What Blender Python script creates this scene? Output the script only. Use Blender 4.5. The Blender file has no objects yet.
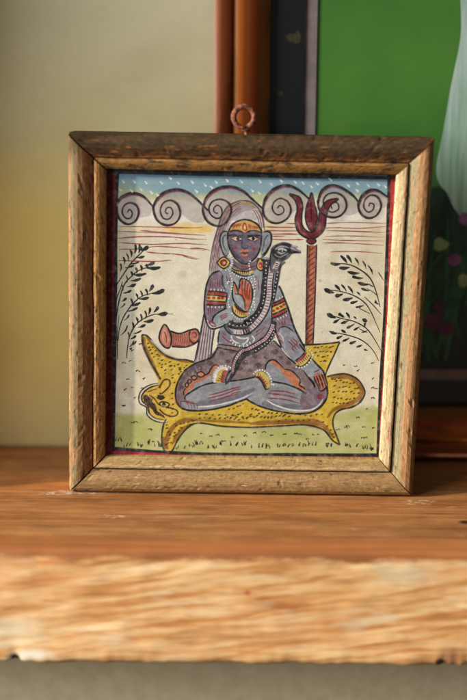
import bpy, math, random
import numpy as np
from mathutils import Vector, Matrix, noise
from mathutils.geometry import tessellate_polygon

random.seed(7)
R = math.radians
S = bpy.context.scene
COL = S.collection

# ------------------------------------------------------------------ camera
cd = bpy.data.cameras.new("camera")
cam = bpy.data.objects.new("camera", cd)
COL.objects.link(cam)
S.camera = cam
cd.sensor_fit = 'VERTICAL'
cd.sensor_height = 36.0
cd.lens = 36.0 * 1200 / 700
cd.clip_start = 0.02
cd.clip_end = 50
pitch, roll = 0.2177, 0.008
cam.matrix_world = (Matrix.Translation((-0.006, -0.7961, 0.279)) @
                    Matrix.Rotation(math.pi / 2 - pitch, 4, 'X') @ Matrix.Rotation(roll, 4, 'Z'))
cd.dof.use_dof = True
cd.dof.focus_distance = 0.817
cd.dof.aperture_fstop = 2.1
S.render.resolution_x, S.render.resolution_y = 683, 1024

# ------------------------------------------------------------------ light
w = bpy.data.worlds.new("World")
S.world = w
w.use_nodes = True
bg = w.node_tree.nodes['Background']
bg.inputs[0].default_value = (1.0, 0.95, 0.84, 1)
bg.inputs[1].default_value = 0.11

AZ, EL = R(17), R(18)
sd = bpy.data.lights.new("low_sun", 'SUN')
sd.energy = 5.6
sd.angle = R(2.0)
sd.color = (1.0, 0.91, 0.80)
so = bpy.data.objects.new("low_sun", sd)
COL.objects.link(so)
so.rotation_euler = Vector((math.cos(AZ) * math.cos(EL), math.sin(AZ) * math.cos(EL), -math.sin(EL))).to_track_quat('-Z', 'Y').to_euler()

ad = bpy.data.lights.new("window_daylight", 'AREA')
ad.shape = 'RECTANGLE'
ad.size, ad.size_y = 0.9, 1.1
ad.energy = 31
ad.color = (0.97, 0.98, 1.0)
ao = bpy.data.objects.new("window_daylight", ad)
COL.objects.link(ao)
ao.location = (-1.30, -0.92, 0.66)
ao.rotation_euler = (Vector((0.0, 0.0, 0.12)) - ao.location).to_track_quat('-Z', 'Y').to_euler()

S.view_settings.view_transform = 'Standard'
S.view_settings.look = 'None'
S.view_settings.exposure = 0.12
S.view_settings.gamma = 1
S.cycles.transparent_max_bounces = 64
S.cycles.max_bounces = 8
S.cycles.use_denoising = True

# ------------------------------------------------------------------ helpers
def lin(c):
    return tuple(((v / 255) / 12.92 if v / 255 <= 0.04045 else ((v / 255 + 0.055) / 1.055) ** 2.4) for v in c)


def rgba(c):
    return (*lin(c), 1)


class NT:
    """small helper to write node trees"""
    def __init__(self, name, rough=0.6, spec=0.4):
        self.m = bpy.data.materials.new(name)
        self.m.use_nodes = True
        self.t = self.m.node_tree
        self.b = self.t.nodes['Principled BSDF']
        self.b.inputs['Roughness'].default_value = rough
        self.b.inputs['Specular IOR Level'].default_value = spec

    def n(self, kind, **kw):
        nd = self.t.nodes.new(kind)
        for k, v in kw.items():
            setattr(nd, k, v)
        return nd

    def put(self, sock, v):
        if hasattr(v, 'links') or isinstance(v, bpy.types.NodeSocket):
            self.t.links.new(v, sock)
        elif isinstance(v, tuple) and len(v) == 3 and sock.type == 'RGBA':
            sock.default_value = rgba(v)
        else:
            sock.default_value = v

    def coord(self, which='Object', scale=(1, 1, 1), loc=(0, 0, 0)):
        tc = self.n('ShaderNodeTexCoord')
        mp = self.n('ShaderNodeMapping')
        mp.inputs['Scale'].default_value = scale
        mp.inputs['Location'].default_value = loc
        self.t.links.new(tc.outputs[which], mp.inputs[0])
        return mp.outputs[0]

    def noise(self, vec, scale=5, detail=5, rough=0.55, dist=0.0):
        nd = self.n('ShaderNodeTexNoise')
        self.put(nd.inputs['Vector'], vec)
        nd.inputs['Scale'].default_value = scale
        nd.inputs['Detail'].default_value = detail
        nd.inputs['Roughness'].default_value = rough
        nd.inputs['Distortion'].default_value = dist
        return nd.outputs[0]

    def ramp(self, fac, stops, interp='LINEAR'):
        nd = self.n('ShaderNodeValToRGB')
        nd.color_ramp.interpolation = interp
        el = nd.color_ramp.elements
        while len(el) < len(stops):
            el.new(0.5)
        for e, (p, c) in zip(el, stops):
            e.position = p
            e.color = rgba(c) if isinstance(c, tuple) else (c, c, c, 1)
        self.put(nd.inputs[0], fac)
        return nd.outputs[0]

    def mix(self, fac, a, b, mode='MIX'):
        nd = self.n('ShaderNodeMix', data_type='RGBA', blend_type=mode)
        self.put(nd.inputs[0], fac)
        self.put(nd.inputs[6], a)
        self.put(nd.inputs[7], b)
        return nd.outputs[2]

    def math(self, op, a, b=0.0, c=0.0, clamp=False):
        nd = self.n('ShaderNodeMath', operation=op, use_clamp=clamp)
        self.put(nd.inputs[0], a)
        self.put(nd.inputs[1], b)
        self.put(nd.inputs[2], c)
        return nd.outputs[0]

    def rng(self, v, a, b, c=0.0, d=1.0):
        nd = self.n('ShaderNodeMapRange')
        self.put(nd.inputs[0], v)
        for k, x in zip((1, 2, 3, 4), (a, b, c, d)):
            nd.inputs[k].default_value = x
        return nd.outputs[0]

    def sep(self, v):
        nd = self.n('ShaderNodeSeparateXYZ')
        self.put(nd.inputs[0], v)
        return nd.outputs

    def bump(self, h, strength=0.3, dist=0.0005):
        nd = self.n('ShaderNodeBump')
        nd.inputs['Strength'].default_value = strength
        nd.inputs['Distance'].default_value = dist
        self.put(nd.inputs['Height'], h)
        self.t.links.new(nd.outputs[0], self.b.inputs['Normal'])

    def color(self, c):
        self.put(self.b.inputs['Base Color'], c)
        return self


def mesh_obj(name, verts, faces, mat=None, parent=None, smooth=False):
    me = bpy.data.meshes.new(name)
    me.from_pydata([tuple(v) for v in verts], [], faces)
    me.update()
    if smooth:
        me.shade_smooth()
    o = bpy.data.objects.new(name, me)
    COL.objects.link(o)
    if mat:
        me.materials.append(mat)
    if parent:
        o.parent = parent
    return o


def empty(name, loc, rz=0, rx=0):
    o = bpy.data.objects.new(name, None)
    COL.objects.link(o)
    o.location = loc
    o.rotation_euler = (rx, 0, rz)
    o.empty_display_size = 0.03
    return o


def box(x0, x1, y0, y1, z0, z1):
    v = [(x0, y0, z0), (x1, y0, z0), (x1, y1, z0), (x0, y1, z0), (x0, y0, z1), (x1, y0, z1), (x1, y1, z1), (x0, y1, z1)]
    f = [(0, 3, 2, 1), (4, 5, 6, 7), (0, 1, 5, 4), (1, 2, 6, 5), (2, 3, 7, 6), (3, 0, 4, 7)]
    return v, f


def fbm(x, y, z, o=4):
    return noise.fractal(Vector((x, y, z)), 1.0, 2.0, o)

# ------------------------------------------------------------------ plaster wall
m = NT("plaster", 0.9, 0.2)
oc = m.coord()
a = m.noise(oc, 5, 6)
b_ = m.noise(oc, 160, 4)
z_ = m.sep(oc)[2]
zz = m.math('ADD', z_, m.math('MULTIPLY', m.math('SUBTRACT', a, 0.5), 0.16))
glow_tint = m.ramp(m.rng(zz, -0.1, 0.5), [(0.0, (160, 142, 96)), (0.17, (168, 148, 92)), (0.30, (214, 184, 90)), (0.42, (226, 200, 116)), (0.54, (220, 206, 152)), (0.7, (224, 216, 176)), (1.0, (236, 230, 198))])  # bounced sun glow and shade above the shelf put into the wall colour
c = m.mix(m.rng(b_, 0.3, 0.75, 0, 0.12), glow_tint, (190, 176, 136))
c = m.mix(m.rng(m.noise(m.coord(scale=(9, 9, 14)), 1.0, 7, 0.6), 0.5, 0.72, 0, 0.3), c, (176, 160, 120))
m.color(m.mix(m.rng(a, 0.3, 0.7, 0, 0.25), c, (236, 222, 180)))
m.bump(a, 0.3, 0.004)
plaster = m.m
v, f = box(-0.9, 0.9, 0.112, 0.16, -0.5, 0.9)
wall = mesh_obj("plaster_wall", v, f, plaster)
wall['kind'] = 'structure'
m = NT("plaster_shade", 0.9, 0.2)
oc = m.coord()
b_ = m.noise(oc, 120, 5)
m.color(m.mix(m.rng(b_, 0.3, 0.7), (216, 200, 164), (200, 184, 146)))
m.bump(b_, 0.1, 0.001)
v, f = box(-0.9, 0.9, -0.03, 0.108, -0.5, -0.084)
o = mesh_obj("wall_below_shelf", v, f, m.m)
o['kind'] = 'structure'
# reveal of the window on the left, it keeps the low sun off the wall
v, f = box(-0.42, -0.30, -0.029, 0.110, 0.002, 0.302)
v2, f2 = box(-0.42, -0.30, -0.066, 0.110, 0.304, 0.56)  # projecting upper step, added out of view to block sun from the print
o = mesh_obj("window_reveal_and_sun_block", v + v2, f + [tuple(i + 8 for i in q) for q in f2], plaster)
o['kind'] = 'structure'

# ------------------------------------------------------------------ shelf: a thick wooden board, varnished above, raw in front
def shelf_mesh():
    prof = []
    for y in np.linspace(0.1115, -0.080, 26):
        prof.append((y, 0.0, 0))
    for k in range(1, 9):
        t = k / 8 * math.pi / 2
        prof.append((-0.080 - 0.017 * math.sin(t), -0.0095 * (1 - math.cos(t)), 1))
    for z in np.linspace(-0.012, -0.0765, 22):
        prof.append((-0.097, z, 2))
    prof += [(-0.0955, -0.0795, 3), (-0.09, -0.0805, 3), (0.1115, -0.0805, 4)]
    xs = np.linspace(-0.45, 0.45, 420)
    V, F = [], []
    n = len(prof)
    for x in xs:
        for (y, z, k) in prof:
            d = 0.0
            if k in (1, 2, 3):
                d = 0.0011 * fbm(x * 9, z * 30, 1.3) + 0.0004 * fbm(x * 60, z * 220, 5)
            zz = z
            if k == 0 and y > -0.07:
                zz += 0.00012 * fbm(x * 6, y * 60, 3)
            if k == 3 or (k == 2 and z < -0.066):
                w_ = 1 if k == 3 else (-0.066 - z) / 0.011
                nib = 0.0009 * fbm(x * 45, 0, 9)
                nib += 0.0016 * math.exp(-((x + 0.1425) / 0.003) ** 2)
                nib += max(0, 0.0011 * math.exp(-((x - 0.137) / 0.011) ** 2) * (0.5 + 1.2 * math.sin(x * 620) * math.sin(x * 233)))
                zz += w_ * nib
                d += 0.7 * w_ * nib
            V.append((x, y + d, zz))
    for i in range(len(xs) - 1):
        for j in range(n):
            j2 = (j + 1) % n
            F.append((i * n + j, i * n + j2, (i + 1) * n + j2, (i + 1) * n + j))
    F.append(tuple(range(n - 1, -1, -1)))
    F.append(tuple((len(xs) - 1) * n + j for j in range(n)))
    return V, F


m = NT("shelf_wood", 0.5, 0.25)
oc = m.coord()
warp = m.noise(m.coord(scale=(3, 9, 9)), 1.6, 3)
gy = m.n('ShaderNodeVectorMath', operation='ADD')
m.put(gy.inputs[0], m.coord(scale=(4, 60, 60)))
m.put(gy.inputs[1], m.mix(1.0, (0, 0, 0), warp))
grain = m.noise(m.coord(scale=(5, 150, 150)), 1.0, 6, 0.65, 0.6)
fine = m.noise(m.coord(scale=(18, 700, 700)), 1.0, 4, 0.6)
blot = m.noise(m.coord(scale=(7, 26, 26)), 1.0, 4, 0.6)
top = m.ramp(grain, [(0.26, (100, 62, 32)), (0.42, (146, 98, 56)), (0.56, (166, 116, 70)), (0.76, (198, 154, 104))])
top = m.mix(m.rng(blot, 0.35, 0.7), top, (168, 104, 54), 'MIX')
top = m.mix(m.rng(blot, 0.30, 0.62, 0.75, 0.15), top, m.ramp(grain, [(0.3, (108, 70, 38)), (0.5, (150, 102, 60)), (0.7, (190, 144, 96))]))
top = m.mix(m.rng(fine, 0.32, 0.48, 0.6, 0), top, (92, 50, 22))
pore = m.noise(m.coord(scale=(70, 1300, 1300)), 1.0, 3, 0.6)
top = m.mix(m.rng(pore, 0.28, 0.38, 0.7, 0), top, (62, 34, 16))
mott = m.noise(m.coord(scale=(24, 70, 70)), 1.0, 5, 0.7)
top = m.mix(m.rng(mott, 0.5, 0.68, 0, 0.4), top, (196, 140, 84))
top = m.mix(m.rng(mott, 0.36, 0.48, 0.35, 0), top, (96, 52, 24))
dust = m.noise(m.coord(scale=(60, 160, 160)), 1.0, 3, 0.7)
dustm = m.math('MULTIPLY', m.rng(dust, 0.66, 0.72), m.rng(m.noise(oc, 9, 3), 0.45, 0.62))
top = m.mix(m.math('MULTIPLY', dustm, 0.6), top, (216, 200, 176))
# raw, wavy figured front face
fw = m.noise(m.coord(scale=(11, 20, 34)), 1.0, 4, 0.5, 0.4)
fv = m.n('ShaderNodeVectorMath', operation='MULTIPLY_ADD')
m.put(fv.inputs[0], fw)
fv.inputs[1].default_value = (0.0, 0.0, 2.0)
sx_ = m.sep(m.coord())
cb = m.n('ShaderNodeCombineXYZ')
m.put(cb.inputs[0], m.math('MULTIPLY', sx_[0], 17.0))
m.put(cb.inputs[1], m.math('MULTIPLY', sx_[1], 30.0))
m.put(cb.inputs[2], m.math('MULTIPLY', m.math('SUBTRACT', sx_[2], m.math('MULTIPLY', sx_[0], 0.12)), 185.0))
m.put(fv.inputs[2], cb.outputs[0])
fg = m.noise(fv.outputs[0], 1.0, 4, 0.5, 0.35)
front = m.ramp(fg, [(0.27, (150, 92, 48)), (0.39, (192, 136, 80)), (0.51, (218, 172, 114)), (0.68, (234, 202, 154))])
front = m.mix(m.rng(blot, 0.45, 0.72, 0, 0.55), front, (198, 128, 72))
fine2 = m.noise(m.coord(scale=(40, 90, 420)), 1.0, 4, 0.6)
front = m.mix(m.rng(fine2, 0.32, 0.5, 0.4, 0), front, (156, 98, 56))
pale = m.noise(m.coord(scale=(16, 50, 50), loc=(3, 0, 0)), 1.0, 3)
front = m.mix(m.rng(pale, 0.55, 0.68, 0, 0.55), front, (206, 194, 164))
xyz = m.sep(oc)


def spot(px, pz, rx, rz, soft=0.5):
    dx = m.math('DIVIDE', m.math('SUBTRACT', xyz[0], px), rx)
    dz = m.math('DIVIDE', m.math('SUBTRACT', xyz[2], pz), rz)
    d = m.math('SQRT', m.math('ADD', m.math('MULTIPLY', dx, dx), m.math('MULTIPLY', dz, dz)))
    d = m.math('ADD', d, m.math('MULTIPLY', m.math('SUBTRACT', fine2, 0.5), 0.9))
    return m.rng(d, 1.0, soft)


front = m.mix(spot(-0.132, -0.074, 0.016, 0.006, 0.2), front, (226, 214, 190))
front = m.mix(spot(-0.1425, -0.0765, 0.0035, 0.004), front, (60, 34, 18))
front = m.mix(spot(0.134, -0.073, 0.010, 0.006, 0.2), front, (150, 104, 74))
front = m.mix(spot(0.126, -0.077, 0.0035, 0.004), front, (74, 46, 28))
front = m.mix(spot(0.004, -0.031, 0.0022, 0.0016), front, (176, 96, 70))
ed = m.math('ADD', xyz[2], m.math('MULTIPLY', m.math('SUBTRACT', m.noise(m.coord(scale=(34, 60, 120)), 1.0, 5, 0.7), 0.5), 0.013))
fm = m.rng(ed, -0.0075, -0.0115)
edge = m.mix(m.rng(grain, 0.3, 0.65), (124, 74, 38), (160, 100, 56))
em = m.rng(m.math('ADD', xyz[1], m.math('MULTIPLY', m.math('SUBTRACT', mott, 0.5), 0.022)), -0.076, -0.088)
top = m.mix(em, top, edge)
# flecks of old paint rubbed into the board near the frame's feet
flk = m.noise(m.coord(scale=(170, 420, 330)), 1.0, 5, 0.75)


def near(px, py, rx, ry):
    dx = m.math('DIVIDE', m.math('SUBTRACT', xyz[0], px), rx)
    dy = m.math('DIVIDE', m.math('SUBTRACT', xyz[1], py), ry)
    return m.rng(m.math('SQRT', m.math('ADD', m.math('MULTIPLY', dx, dx), m.math('MULTIPLY', dy, dy))), 1.2, 0.4)


fk = m.math('ADD', near(-0.101, 0.003, 0.026, 0.008), m.math('ADD', near(0.122, -0.014, 0.014, 0.007), m.math('ADD', near(-0.128, -0.001, 0.02, 0.006), m.math('ADD', m.math('MULTIPLY', near(-0.085, -0.047, 0.013, 0.005), 0.9), 0.42))))
top = m.mix(m.math('MULTIPLY', m.rng(m.math('MULTIPLY', m.rng(flk, 0.42, 0.75), fk), 0.38, 0.60), 0.6), top, (216, 204, 184))
# small knot in the top near the right
kx = m.math('DIVIDE', m.math('SUBTRACT', xyz[0], 0.147), 0.0045)
ky = m.math('DIVIDE', m.math('SUBTRACT', xyz[1], -0.052), 0.0035)
kd = m.math('SQRT', m.math('ADD', m.math('MULTIPLY', kx, kx), m.math('MULTIPLY', ky, ky)))
top = m.mix(m.rng(kd, 1.3, 0.5), top, (58, 32, 20))
m.color(m.mix(fm, top, front))
m.put(m.b.inputs['Roughness'], m.rng(fm, 0, 1, 0.5, 0.85))
m.bump(m.math('ADD', grain, m.math('MULTIPLY', fine, 0.5)), 0.25, 0.0006)
V, F = shelf_mesh()
shelf = mesh_obj("wooden_shelf", V, F, m.m, smooth=True)
shelf['label'] = "thick orange brown wooden shelf with a pale raw front edge, under the small framed painting"
shelf['category'] = "shelf"
# ------------------------------------------------------------------ large framed print leaning on the wall behind
big = empty("large_framed_print", (0, 0.088, 0.0036), 0, R(-0.9))
big['label'] = "large green flower print in an orange brown wood frame, leaning on the wall behind"
big['category'] = "framed print"
m = NT("orange_frame_wood", 0.5, 0.3)
uvc = m.coord('UV', (40, 900, 1))
g = m.noise(uvc, 1.0, 5, 0.6)
v_ = m.sep(m.coord('UV'))[1]
vv = m.math('ADD', v_, m.math('MULTIPLY', m.math('SUBTRACT', g, 0.5), 0.0022))
base = m.ramp(m.math('DIVIDE', vv, 0.04), [(0.0, (206, 150, 120)), (0.08, (176, 108, 76)), (0.14, (146, 72, 32)), (0.30, (156, 80, 34)), (0.34, (80, 42, 16)), (0.38, (176, 116, 58)), (0.46, (190, 96, 34)), (0.60, (200, 106, 40)), (0.72, (180, 74, 30)), (0.80, (160, 92, 44)), (0.97, (140, 88, 44)), (1.0, (70, 44, 24))])
blot = m.noise(m.coord('UV', (14, 60, 1)), 1.0, 5)
m.color(m.mix(m.rng(blot, 0.54, 0.68, 0, 0.65), base, (84, 46, 24)))
bigwood = m.m
BP = [(0.0, 0.000), (0.0, -0.012), (0.003, -0.0155), (0.011, -0.0165), (0.0125, -0.0135), (0.0145, -0.0135), (0.016, -0.0175), (0.022, -0.0185), (0.029, -0.0182), (0.031, -0.0160), (0.040, -0.0125), (0.040, 0.000)]


def rail(name, A, B, Ain, Bin, prof, W, mat, parent, seg=1, rough=None, gap=0.0, seed=0):
    """a mitred moulding from corner A to B (outer) with inner corners Ain, Bin; prof = [(across, y)]"""
    A, B, Ain, Bin = (Vector((p[0], 0, p[1])) for p in (A, B, Ain, Bin))
    V, F, UV = [], [], []
    n = len(prof)
    L = (B - A).length
    acc = [0]
    for i in range(1, n):
        acc.append(prof[i][0])
    for i in range(seg + 1):
        t = i / seg
        for j, (s, y) in enumerate(prof):
            k = s / W
            p0 = A.lerp(Ain, k)
            p1 = B.lerp(Bin, k)
            e = gap / L
            tt = e + t * (1 - 2 * e)
            p = p0.lerp(p1, tt)
            u = tt * L
            yy = y
            if rough and 0 < j < n - 1:
                dd = rough(u, s, t)
                yy += dd[0]
                inn = (Ain - A).normalized()
                p = p + Vector((inn.x, 0, inn.z)) * dd[1]
            V.append((p.x, yy, p.z))
            UV.append((u + seed, s))
    for i in range(seg):
        for j in range(n - 1):
            F.append((i * n + j, (i + 1) * n + j, (i + 1) * n + j + 1, i * n + j + 1))
        F.append((i * n + n - 1, (i + 1) * n + n - 1, (i + 1) * n, i * n))
    F.append(tuple(range(n)))
    F.append(tuple(seg * n + j for j in range(n - 1, -1, -1)))
    o = mesh_obj(name, V, F, mat, parent)
    uvl = o.data.uv_layers.new(name="UVMap")
    for lp in o.data.loops:
        uvl.data[lp.index].uv = UV[lp.vertex_index]
    import bmesh
    bm = bmesh.new()
    bm.from_mesh(o.data)
    bmesh.ops.recalc_face_normals(bm, faces=bm.faces)
    bm.to_mesh(o.data)
    bm.free()
    return o


bx0, bx1, bz0, bz1 = -0.0215, 0.42, 0.0, 0.56
Wb = 0.040
oc4 = [(bx0, bz0), (bx1, bz0), (bx1, bz1), (bx0, bz1)]
ic4 = [(bx0 + Wb, bz0 + Wb), (bx1 - Wb, bz0 + Wb), (bx1 - Wb, bz1 - Wb), (bx0 + Wb, bz1 - Wb)]
for k in range(4):
    rail("frame_rail", oc4[k], oc4[(k + 1) % 4], ic4[k], ic4[(k + 1) % 4], BP, Wb, bigwood, big, seg=1, gap=0.0002, seed=k * 1.7).data.shade_smooth()


def border(name, x0, x1, z0, z1, w1, w2, y0, y1, mat, parent):
    """flat rectangular ring: w1 = width left and right, w2 = width top and bottom"""
    V, F = [], []
    for (X0, X1, Z0, Z1) in ((x0, x1, z0, z1), (x0 + w1, x1 - w1, z0 + w2, z1 - w2)):
        for y in (y0, y1):
            V += [(X0, y, Z0), (X1, y, Z0), (X1, y, Z1), (X0, y, Z1)]
    for k in range(4):
        l = (k + 1) % 4
        F += [(k, l, 8 + l, 8 + k), (k, 4 + k, 4 + l, l), (8 + k, 8 + l, 12 + l, 12 + k), (4 + k, 12 + k, 12 + l, 4 + l)]
    return mesh_obj(name, V, F, mat, parent)


m = NT("black_mount", 0.25, 0.5)
sp = m.noise(m.coord(), 60, 4)
m.color(m.mix(m.rng(sp, 0.66, 0.72, 0, 0.5), (30, 31, 33), (92, 80, 58)))
border("black_mount", bx0 + .0385, bx1 - .0385, bz0 + .0385, bz1 - .0385, .0255, .0195, -0.007, -0.001, m.m, big)
m = NT("grey_fillet", 0.6)
m.color(m.mix(m.rng(m.noise(m.coord(), 50, 4), 0.35, 0.65), (146, 130, 124), (118, 104, 98)))
fx0, fx1, fz0, fz1 = bx0 + .064, bx1 - .064, bz0 + .058, bz1 - .058
border("grey_fillet", fx0, fx1, fz0, fz1, .0093, .0088, -0.0045, -0.001, m.m, big)
# the printed sheet, with flat printed shapes on it
m = NT("green_print", 0.35, 0.5)
oc = m.coord()
z = m.sep(oc)[2]
zz = m.math('ADD', z, m.math('MULTIPLY', m.math('SUBTRACT', m.noise(oc, 40, 3), 0.5), 0.012))
gr = m.mix(m.rng(m.noise(oc, 9, 4), 0.35, 0.65), (60, 118, 44), (86, 138, 54))
bed = m.mix(m.rng(m.noise(m.coord(scale=(90, 90, 28)), 1, 3), 0.4, 0.65), (24, 38, 30), (44, 80, 48))
bed = m.mix(m.rng(z, 0.13, 0.065), bed, (30, 32, 34))
m.color(m.mix(m.rng(zz, 0.2065, 0.2025), gr, bed))
mesh_obj("printed_sheet", [(fx0, -0.0025, fz0), (fx1, -0.0025, fz0), (fx1, -0.0025, fz1), (fx0, -0.0025, fz1)], [(0, 1, 2, 3)], m.m, big)


def flat_mat(name, c1, c2, scale=(80, 80, 80), rough=0.35):
    m = NT(name, rough, 0.5)
    m.color(m.mix(m.rng(m.noise(m.coord(scale=scale), 1, 3), 0.35, 0.65), c1, c2))
    return m.m


def catmull(pts, closed=False, sub=6):
    n = len(pts)
    out = []
    if n < 3 and not closed:
        for i in range(n - 1):
            for k in range(sub):
                t = k / sub
                out.append((pts[i][0] * (1 - t) + pts[i + 1][0] * t, pts[i][1] * (1 - t) + pts[i + 1][1] * t))
        out.append(pts[-1])
        return out
    rngn = n if closed else n - 1
    for i in range(rngn):
        if closed:
            p0, p1, p2, p3 = pts[(i - 1) % n], pts[i], pts[(i + 1) % n], pts[(i + 2) % n]
        else:
            p0, p1, p2, p3 = pts[max(i - 1, 0)], pts[i], pts[i + 1], pts[min(i + 2, n - 1)]
        for k in range(sub):
            t = k / sub
            t2, t3 = t * t, t * t * t
            out.append(tuple(0.5 * ((2 * p1[a]) + (-p0[a] + p2[a]) * t + (2 * p0[a] - 5 * p1[a] + 4 * p2[a] - p3[a]) * t2 + (-p0[a] + 3 * p1[a] - 3 * p2[a] + p3[a]) * t3) for a in (0, 1)))
    if not closed:
        out.append(tuple(pts[-1]))
    return out


def flat_shape(name, pts, y, mat, parent, sub=5):
    P = catmull(pts, True, sub)
    tri = tessellate_polygon([[Vector((a, b, 0)) for a, b in P]])
    return mesh_obj(name, [(a, y, b) for a, b in P], [tuple(t) for t in tri], mat, parent)


white_cloth = flat_mat("print_white", (196, 214, 200), (136, 176, 142), (170, 1, 12))
# pale garment hanging into the picture at the right
flat_shape("printed_white_garment", [(0.150, 0.40), (0.1525, 0.345), (0.1545, 0.318), (0.1535, 0.302), (0.149, 0.275), (0.145, 0.245), (0.141, 0.218), (0.1435, 0.206), (0.1495, 0.199), (0.156, 0.187), (0.166, 0.178), (0.19, 0.175), (0.23, 0.19), (0.25, 0.28), (0.25, 0.40), (0.20, 0.43), (0.165, 0.40)], -0.0030, white_cloth, big)
leafm = flat_mat("print_leaf", (50, 116, 60), (34, 84, 46))
for k in range(46):
    x = random.uniform(0.06, 0.30) if k > 22 else random.uniform(0.125, 0.185)
    z0 = random.uniform(0.075, 0.12)
    h = random.uniform(0.03, 0.075)
    l = random.uniform(-0.03, 0.03)
    wd = random.uniform(0.0008, 0.0016)
    flat_shape("printed_leaf", [(x - wd, z0), (x + l * .35 - wd, z0 + h * .6), (x + l, z0 + h), (x + l * .35 + wd, z0 + h * .6), (x + wd, z0)], -0.0027 - 0.000004 * k, leafm, big, 3)
fl_pink = flat_mat("print_pink", (166, 108, 150), (104, 60, 92))
fl_mag = flat_mat("print_magenta", (112, 44, 74), (74, 32, 52))
fl_yel = flat_mat("print_yellow", (178, 190, 136), (120, 150, 92))
for k, (x, z, r, mt) in enumerate([(0.1463, 0.161, 0.0062, fl_yel), (0.1640, 0.180, 0.0060, fl_pink), (0.1570, 0.150, 0.0058, fl_pink), (0.1655, 0.1345, 0.0060, fl_yel),
                                   (0.1440, 0.1035, 0.0085, fl_mag), (0.1540, 0.098, 0.0070, fl_mag), (0.171, 0.155, 0.006, fl_mag), (0.1475, 0.115, 0.005, fl_mag),
                                   (0.10, 0.15, 0.006, fl_pink), (0.185, 0.165, 0.006, fl_yel), (0.20, 0.14, 0.007, fl_pink), (0.23, 0.16, 0.006, fl_yel), (0.26, 0.13, 0.007, fl_mag), (0.08, 0.12, 0.007, fl_yel)]):
    pts = []
    for q in range(15):
        t = q / 15 * 2 * math.pi
        rr = r * (0.70 + 0.3 * abs(math.cos((1.5 + k % 3) * t + k)) * random.uniform(.7, 1.2))
        pts.append((x + rr * math.cos(t), z + rr * math.sin(t) * 0.9))
    flat_shape("printed_flower", pts, -0.0032 - 0.000004 * k, mt, big, 2)
v, f = box(bx0 + .03, bx1 - .03, 0.0005, 0.004, bz0 + .03, bz1 - .03)
mesh_obj("backing_board", v, f, flat_mat("brown_board", (96, 70, 44), (70, 50, 32)), big)

# ------------------------------------------------------------------ the small framed painting
fp = empty("framed_painting", (0, 0, 0.0004), -0.0142)
fp['label'] = "small folk painting of a seated blue figure in a worn wooden frame on the shelf"
fp['category'] = "framed painting"
OUT = [(-0.12026, 0.0), (0.11985, 0.0), (0.12436, 0.24534), (-0.11552, 0.24717)]     # bl br tr tl
INN = [(-0.09458, 0.02593), (0.0957, 0.0262), (0.10012, 0.22147), (-0.09089, 0.22374)]
WF = 0.0258
YB = 0.028
key = [(0, YB), (0, 0.004), (0.0002, 0.0008), (0.0009, -0.0016), (0.0022, -0.0038), (0.0042, -0.0054), (0.0072, -0.0060), (0.0105, -0.0053), (0.0138, -0.0038), (0.0162, -0.0023),
       (0.0170, -0.0018), (0.01755, -0.0010), (0.0179, -0.0027), (0.0184, -0.0034), (0.0195, -0.0036), (0.0215, -0.0031), (0.0240, -0.0018), (0.0254, -0.0008), (0.0258, 0.0000), (0.0258, 0.0042)]
prof = []
for i in range(len(key) - 1):
    nsub = 1 if i in (0, 18) else 2
    for k in range(nsub):
        t = k / nsub
        prof.append((key[i][0] * (1 - t) + key[i + 1][0] * t, key[i][1] * (1 - t) + key[i + 1][1] * t))
prof.append(key[-1])
prof.append((0.0258, YB))


def wear(seed, ragged=1.0):
    def fn(u, s, t):
        d = 0.00022 * fbm(u * 60, s * 300, seed) + 0.00012 * fbm(u * 300, s * 900, seed + 4)
        g = noise.noise(Vector((u * 130, s * 260, seed + 9)))
        if g > 0.46:
            d += (g - 0.46) * 0.0030
        across = 0.00036 * fbm(u * 25, 0.3, seed + 20)
        if s < 0.002:
            n2 = noise.noise(Vector((u * 160, 0, seed + 30)))
            if n2 > 0.35:
                across += (n2 - 0.35) * 0.0022
                d += (n2 - 0.35) * 0.0015
        return d * ragged, across
    return fn


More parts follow.
